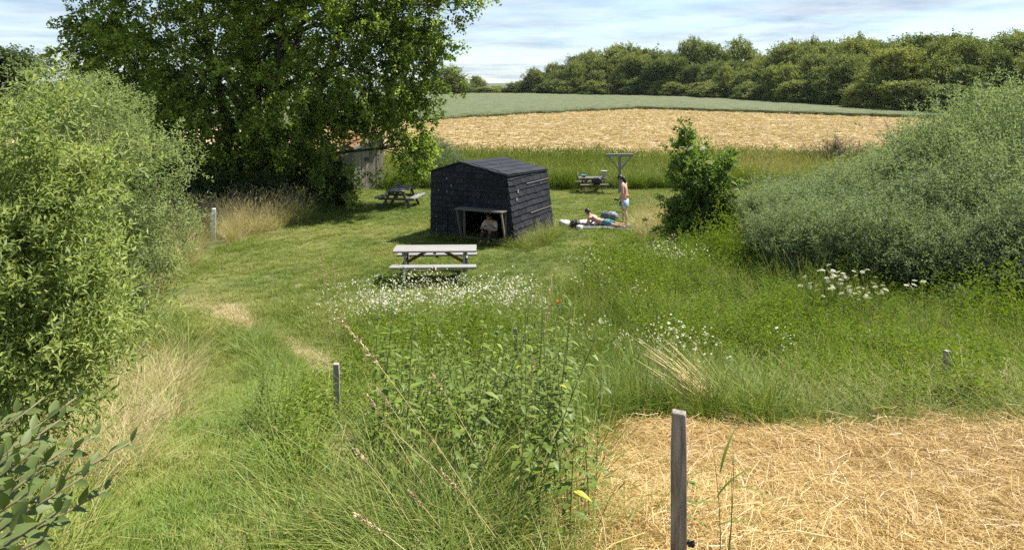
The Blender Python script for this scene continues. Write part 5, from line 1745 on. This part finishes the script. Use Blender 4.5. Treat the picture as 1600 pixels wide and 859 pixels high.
def build_herbs():
    rng = np.random.default_rng(201)
    herbs = [src('herb_tuft', herb_clump('herb_tuft', 7, 0.62, rng, 0.07, 0.02, M['herb'], 0.13, 22)) for _ in range(5)]
    x, y = rnd_xy(9500, -5, 15, 5.5, 20.5, rng)
    k = inpoly(x, y, MEADOW) & frustum(x, y)
    k &= ~((x > 0.3) & (y < 7.6)) & ~post_gap(x, y)
    p = np.clip((vnoise(x, y, 0.75, 15) - 0.3) * 1.6, 0.06, 1)
    p = np.where((x > 2.5) & (y > 9.5), np.maximum(p, 0.62), p)
    p = np.where((x < 0.6) & (y < 9), np.maximum(p, 0.35), p)
    k &= rng.random(len(x)) < p
    x, y = x[k], y[k]
    hz = (0.7 + 0.9 * vnoise(x, y, 1.1, 16) * rng.uniform(.6, 1.3, len(x))) * np.interp(y, [5, 8, 12, 20], [0.85, 0.8, 1.0, 1.15])
    t = 0.20 * (vnoise(x, y, 0.5, 17) - 0.4) + np.where(x > 3, 0.03, 0.08)
    big = rng.random(len(x)) < 0.16
    hz = np.where(big, hz * 1.35, hz * 0.85)
    do_scatter('meadow_herbs', x, y, herbs, rng, t, (0.85, 1.25), hz, 0.12)
    # white daisies
    ds = [src('daisy_tuft', daisy_clump('daisy_tuft', rng)) for _ in range(4)]
    parts = [gauss_xy(135, -1.3, 14.9, 0.9, 0.45, rng), gauss_xy(60, -2.6, 14.2, 0.45, 0.4, rng), gauss_xy(30, 0.0, 14.8, 0.5, 0.4, rng), gauss_xy(50, 3.7, 18.4, 0.6, 0.35, rng), gauss_xy(26, 2.3, 17.0, 0.4, 0.5, rng),
             gauss_xy(12, 1.3, 11.8, 0.45, 0.2, rng), gauss_xy(14, 2.2, 10.6, 0.4, 0.4, rng), gauss_xy(12, 3.0, 11.4, .6, 0.2, rng), gauss_xy(7, 2.4, 14.6, 0.4, 0.4, rng)]
    x = np.concatenate([q[0] for q in parts]); y = np.concatenate([q[1] for q in parts])
    do_scatter('white_wildflowers', x, y, ds, rng, np.zeros(len(x)), (0.9, 1.25), rng.uniform(1.0, 1.5, len(x)), 0.12)
    # drooping pale-headed grass along the straw edge
    droop = [src('drooping_tuft', blade_clump('drooping_tuft', 34, 0.55, 0.14, 0.007, 1.25, M['grass'], rng, 0.35, 0.08, 0.06, heads=9, head_len=0.08, head_w=0.0045, headt=0.58, hfac=1.15)) for _ in range(4)]
    parts = [gauss_xy(130, 4.5, 7.75, 1.1, 0.35, rng), gauss_xy(110, 6.3, 7.6, 0.9, 0.4, rng), gauss_xy(60, -0.7, 4.5, 0.22, 0.4, rng), gauss_xy(40, -1.45, 6.4, 0.2, 0.6, rng), gauss_xy(90, 2.3, 7.9, 0.9, 0.3, rng), gauss_xy(60, -0.3, 4.1, 0.45, 0.3, rng)]
    x = np.concatenate([q[0] for q in parts]); y = np.concatenate([q[1] for q in parts])
    k = ~post_gap(x, y)
    x, y = x[k], y[k]
    do_scatter('drooping_grass', x, y, droop, rng, np.clip(0.06 + 0.12 * (x > 3.5) + rng.normal(size=len(x)) * .08, 0, .5), (0.65, 1.0), None, 0.2)


def build_nettles():
    rng = np.random.default_rng(211)
    lm = [leaf_blade('leaf', 0.085, 0.036, M['nettle'], 0.32, 0.22, 5, True, x) for x in (0.15, 0.35, 0.5, 0.7, 0.98)]

    def stem_pts(h):
        a = rng.uniform(0, 6.28); b = rng.uniform(0.05, 0.22) * h
        return [Vector((math.cos(a) * b * (f ** 1.6), math.sin(a) * b * (f ** 1.6), h * f)) for f in np.linspace(0, 1, 8)]

    def leaf_frames(pts, h, n_pair):
        fr = []
        for k in range(n_pair):
            f = 0.22 + 0.76 * k / (n_pair - 1)
            i = min(6, int(f * 7)); p = pts[i].lerp(pts[i + 1], f * 7 - i)
            for s in (0, 1):
                az = k * 1.57 + s * math.pi + rng.normal() * 0.25
                ld = Vector((math.cos(az), math.sin(az), 0.30 - 0.45 * rng.random() + (0.7 if f > 0.93 else 0))).normalized()
                up = Vector((0, 0, 1)); sd = up.cross(ld).normalized(); nn = ld.cross(sd)
                mt = Matrix((ld, sd, nn)).transposed().to_4x4()
                sc = rng.uniform(0.6, 1.35) * (1 - 0.55 * max(0, (f - 0.6) / 0.4))
                fr.append((Matrix.Translation(p + ld * 0.012) @ mt @ Matrix.Scale(sc, 4)))
        return fr
    # close plants: each leaf a piece of its own
    near = [(0.32, 4.15, 1.05), (0.47, 4.45, 1.15), (0.18, 4.3, 1.1), (0.55, 4.9, 1.1), (0.36, 4.75, 1.2), (0.02, 4.2, 1.0), (-0.3, 4.4, 1.1), (0.2, 4.9, 1.15)]
    labn = 'tall nettle plant with drooping toothed leaves overhanging the straw'
    for x, y, h in near:
        t = thing('nettle_plant', labn, 'plant', (x, y, H(x, y) - 0.02), rng.uniform(0, 6.28), 'nettles at the straw edge')
        pts = stem_pts(h)
        MB().tube(pts, [0.0045 * (1 - 0.6 * i / 7) for i in range(8)], 5).build('stem', M['stem'], t, True)
        for m in leaf_frames(pts, h, 14):
            o = link('leaf', lm[rng.choice(5, p=[.28, .32, .25, .14, .01])], t); o.matrix_local = m
    # the stand behind: leaves joined per plant
    labs = 'leafy green nettle plant in the dense stand between path and straw'
    variants = []
    for v in range(7):
        h = rng.uniform(1.1, 1.45); pts = stem_pts(h)
        VV = []; FF = []; TT = []; b = 0
        for m in leaf_frames(pts, h, 15):
            src_m = lm[rng.choice(5, p=[.3, .32, .25, .12, .01])]
            co = np.empty(len(src_m.vertices) * 3, np.float32); src_m.vertices.foreach_get('co', co)
            co = co.reshape(-1, 3) @ np.array(m.to_3x3()).T + np.array(m.translation)
            tv = np.empty(len(co), np.float32); src_m.attributes['tint'].data.foreach_get('value', tv)
            FF += [[i + b for i in p.vertices] for p in src_m.polygons]
            VV.append(co); TT.append(tv); b += len(co)
        lme = mesh_np('foliage', np.concatenate(VV), np.array(FF), M['nettle'], True, np.concatenate(TT))
        sme = MB().tube(pts, [0.0045 * (1 - 0.6 * i / 7) for i in range(8)], 5).mesh('stem', M['stem'], True)
        variants.append((lme, sme))
    for q in range(26):
        x, y = -2.4 + rng.normal() * 0.2, 7.6 + rng.normal() * 0.7
        x += -(y - 7.6) * 0.22
        if abs(x / y + 0.2345) < 0.035:
            continue
        k = rng.integers(0, 7); s = rng.uniform(0.42, 0.7)
        t = thing('nettle_plant', 'dark green nettle plant in the clump along the edge of the mown path', 'plant', (x, y, H(x, y) - 0.02), 0, 'nettles along the path', (s, s, s))
        t.rotation_euler = (rng.normal() * 0.13, rng.normal() * 0.13, rng.uniform(0, 6.28))
        stuff_part(link('foliage', variants[k][0], t)); link('stem', variants[k][1], t)
    n = 0
    while n < 135:
        x = rng.uniform(-1.7, 0.55); y = rng.uniform(4.3, 7.8)
        if x < np.interp(y, [4.2, 5.4, 7.8], [-0.75, -1.3, -1.75]) or x > np.interp(y, [4.2, 7.8], [0.3, 0.6]):
            continue
        if abs(x / y + 0.2345) < 0.05:
            continue
        k = rng.integers(0, 7); s = rng.uniform(0.62, 1.12) * (1.0 if y < 6.6 else 0.85)
        t = thing('nettle_plant', labs, 'plant', (x, y, H(x, y) - 0.02), rng.uniform(0, 6.28), 'nettles of the stand', (s, s, s))
        t.rotation_euler = (rng.normal() * 0.13, rng.normal() * 0.13, rng.uniform(0, 6.28))
        stuff_part(link('foliage', variants[k][0], t)); link('stem', variants[k][1], t)
        n += 1


def stalk(label, tip, base, mid_off, d, head_len, head_w, group=None, mat='seed'):
    """one grass stalk with its seed head"""
    b = Vector(base); e = Vector(tip)
    t = thing('grass_stalk', label, 'grass stalk', b, 0, group)
    e = e - b; m = e * 0.5 + Vector(mid_off)
    pts = [m * 2 * f * (1 - f) + e * f * f for f in np.linspace(0, 1, 12)]
    MB().tube(pts, [0.0035 * (1 - 0.6 * i / 11) for i in range(12)], 5).build('stem', M['straw_stem'], t, True)
    # seed head: a spindle of small pointed spikelets round the end of the stem
    rng = np.random.default_rng(int(abs(tip[0] * 1000)) % 9999)
    P = []; D = []
    L = e.length
    for i in range(70):
        f = 1 - head_len / L * rng.random()
        p = m * 2 * f * (1 - f) + e * f * f
        q = (m * 2 * (1 - 2 * f) + e * 2 * f).normalized()
        P.append(p); D.append(q + Vector(rng.normal(size=3)) * 0.38)
    V, F = leaf_arrays(np.array([list(p) for p in P]), np.array([list(p) for p in D]), head_w * 3.0, head_w * 0.8, rng)
    link('seed_head', mesh_np('seed_head', V, F, M['seed']), t)
    return t


def build_stalks():
    rng = np.random.default_rng(221)

    def g(x, y):
        return (x, y, H(x, y) - 0.02)
    stalk('thick arching straw-coloured grass stalk with a long seed head leaning over the nettles', px(530, 497, 4.3), g(-0.1, 4.5), (0.05, 0, 0.12), 4.3, 0.42, 0.012)
    stalk('tallest upright reed stalk with a slim reddish seed head above the nettles', px(863, 430, 5.0), g(0.0, 5.1), (0.04, 0, 0.0), 5, 0.42, 0.009)
    for a, b, d, bx, by, l, ms in [(588, 605, 4.4, -0.25, 4.5, 0.2, 0.1), (572, 615, 4.4, -0.35, 4.4, 0.2, 0.12), (555, 702, 4.0, -0.4, 4.05, .12, .1), (836, 445, 6.5, 0.1, 6.5, .2, 0.02), (832, 562, 5.0, 0.05, 5.1, .15, .02),
                                   (556, 803, 3.3, -0.15, 3.5, .18, .06), (690, 735, 3.8, 0.1, 3.9, .15, .05), (640, 768, 3.9, -0.2, 4.0, .12, .05), (676, 585, 4.5, 0.05, 4.6, .16, .08)]:
        stalk('slender straw-coloured grass stalk rising out of the nettle stand', px(a, b, d), g(bx, by), (0.02, 0, ms), d, l, 0.008, 'slender stalks in the nettles')
    for a, b, d, bx in [(500, 405, 12.5, -2.9), (520, 412, 12.5, -2.8), (508, 430, 12.3, -3.0), (492, 425, 12.6, -3.1), (530, 440, 12.2, -2.7)]:
        stalk('thin dry grass stalk at the lawn corner beside the white flowers', px(a, b, d), g(bx, d + 0.1), (0.0, 0, 0.05), d, 0.25, 0.012, 'dry stalks at the lawn corner')
    # leaning bundle of pale reeds
    x, y = 2.4, 7.85
    t = thing('reed_bundle', 'bundle of pale dry reeds fallen over towards the shelter at the straw edge', 'reed bundle', g(x, y))
    for i in range(80):
        e = Vector((-rng.uniform(0.45, 1.2), rng.uniform(-0.2, 0.4), rng.uniform(0.35, 1.0)))
        s = Vector((rng.normal() * 0.06, rng.normal() * 0.05, 0))
        m = e * 0.5 + Vector((0.02, 0, 0.10 + 0.06 * rng.random()))
        pts = [s * (1 - f) + m * 2 * f * (1 - f) + e * f * f for f in np.linspace(0, 1, 6)]
        MB().tube(pts, [0.005, .005, .0045, .004, .003, .0015], 3, False).build('reed', M['straw_stem'], t)
    # couch-grass shoot right of the near post
    x, y = 0.98, 3.55
    t = thing('reed_grass', 'sparse green reed grass with a few narrow leaves beside the dark post', 'grass', g(x, y))
    for tip in [(1145, 690, 3.6), (1113, 695, 3.6), (1142, 745, 3.55)]:
        e = Vector(px(*tip)) - Vector(t.location)
        pts = [e * f + Vector((0.03 * math.sin(f * 3.1), 0, 0)) for f in np.linspace(0, 1, 7)]
        MB().tube(pts, [0.003, .003, .0026, .0024, .002, .0016, .001], 5).build('stem', M['stem'], t, True)
    lf = leaf_blade('leaf', 0.24, 0.014, M['nettle'], 0.5, 0.2, 6, False, 0.45)
    for a, b, d, az, el in [(1120, 820, 3.55, 0.1, 0.35), (1130, 790, 3.55, 3.5, 0.6), (1118, 780, 3.55, 0.4, 0.9), (1135, 760, 3.55, -0.3, 0.3), (1112, 830, 3.5, 2.8, 0.7), (1125, 740, 3.55, 0.9, 1.1)]:
        o = link('leaf', lf, t, Vector(px(a, b, d)) - Vector(t.location)); o.rotation_euler = (0, -el, az)
    # bindweed-like sprig behind the near post
    x, y = 0.86, 3.62
    t = thing('leafy_sprig', 'small leafy sprig climbing the back of the dark fence post', 'plant', g(x, y))
    pts = [Vector((-0.03 * f, 0.0, 0.72 * f)) + Vector((0.03 * math.sin(f * 9), 0.02, 0)) for f in np.linspace(0, 1, 9)]
    MB().tube(pts, 0.0025, 5).build('stem', M['stem'], t, True)
    lf = leaf_blade('leaf', 0.07, 0.024, M['nettle'], 0.35, 0.2, 5, False, 0.3)
    for i, (f, az) in enumerate([(0.95, 0.2), (0.9, -0.3), (0.85, 0.5), (0.78, 0.1), (0.6, 0.3), (0.45, 3.3), (0.35, 3.0), (0.2, 2.8), (0.25, 0.4)]):
        o = link('leaf', lf, t, pts[int(f * 8)]); o.rotation_euler = (0, 0.1 * (i % 3), az)
    # umbel plants before the thicket
    um = umbel_mesh('flower_head', 0.043, 30, rng)
    lab = 'tall white umbel-flowered plant in front of the willow thicket'
    for i in range(13):
        x = 6.5 + rng.normal() * 0.42 + (0.5 if i > 9 else 0); y = 14.3 + rng.normal() * 0.35
        h = rng.uniform(0.75, 1.15)
        t = thing('umbel_plant', lab, 'plant', g(x, y), rng.uniform(0, 6), 'umbel plants before the thicket')
        mb = MB(); top = Vector((0, 0, h * 0.7)); heads = []
        mb.tube([(0, 0, 0), top], [0.008, 0.006], 5)
        for k in range(6):
            a = k * 1.05 + rng.random(); e = Vector((math.cos(a) * rng.uniform(.08, .22), math.sin(a) * rng.uniform(.08, .22), h + rng.normal() * 0.06))
            mb.tube([top * rng.uniform(.75, 1), e], [0.004, 0.0025], 4); heads.append(e)
        mb.build('stem', M['stem'], t, True)
        for e in heads:
            s = rng.uniform(.75, 1.15)
            link('flower_head', um, t, e, (rng.normal() * .35, rng.normal() * .35, rng.random()), (s, s, s))
    # single poppy
    x, y = 0.85, 13.6
    t = thing('poppy', 'single orange-red poppy among the green meadow herbs', 'flower', g(x, y))
    MB().tube([(0, 0, 0), (0.01, 0, .4), (0, 0, 0.76)], 0.003, 5).build('stem', M['stem'], t, True)
    V = []; F = []
    for k in range(4):
        a = k * 1.57; b = len(V)
        V += [(0, 0, .76), (math.cos(a - .7) * .035, math.sin(a - .7) * .035, .785), (math.cos(a) * .048, math.sin(a) * .048, .80), (math.cos(a + .7) * .035, math.sin(a + .7) * .035, .785)]
        F += [(b, b + 1, b + 2), (b, b + 2, b + 3)]
    link('petal', mesh_np('petal', V, F, M['poppy'], False, np.full(len(V), .4)), t)


build_herbs()
build_nettles()
build_stalks()

# ================================================================== AIR
def haze_material():
    m, nt, out = new_mat('haze_air')
    v = nt.nodes.new('ShaderNodeVolumePrincipled')
    v.inputs['Color'].default_value = (0.86, 0.92, 1.0, 1)
    v.inputs['Density'].default_value = 0.00005
    v.inputs['Anisotropy'].default_value = 0.2
    nt.links.new(v.outputs[0], out.inputs['Volume'])
    return m


hz_box = MB().box((0, 3015, 15.0), (10200, 6170, 41)).build('haze', haze_material())
hz_box['kind'] = 'stuff'
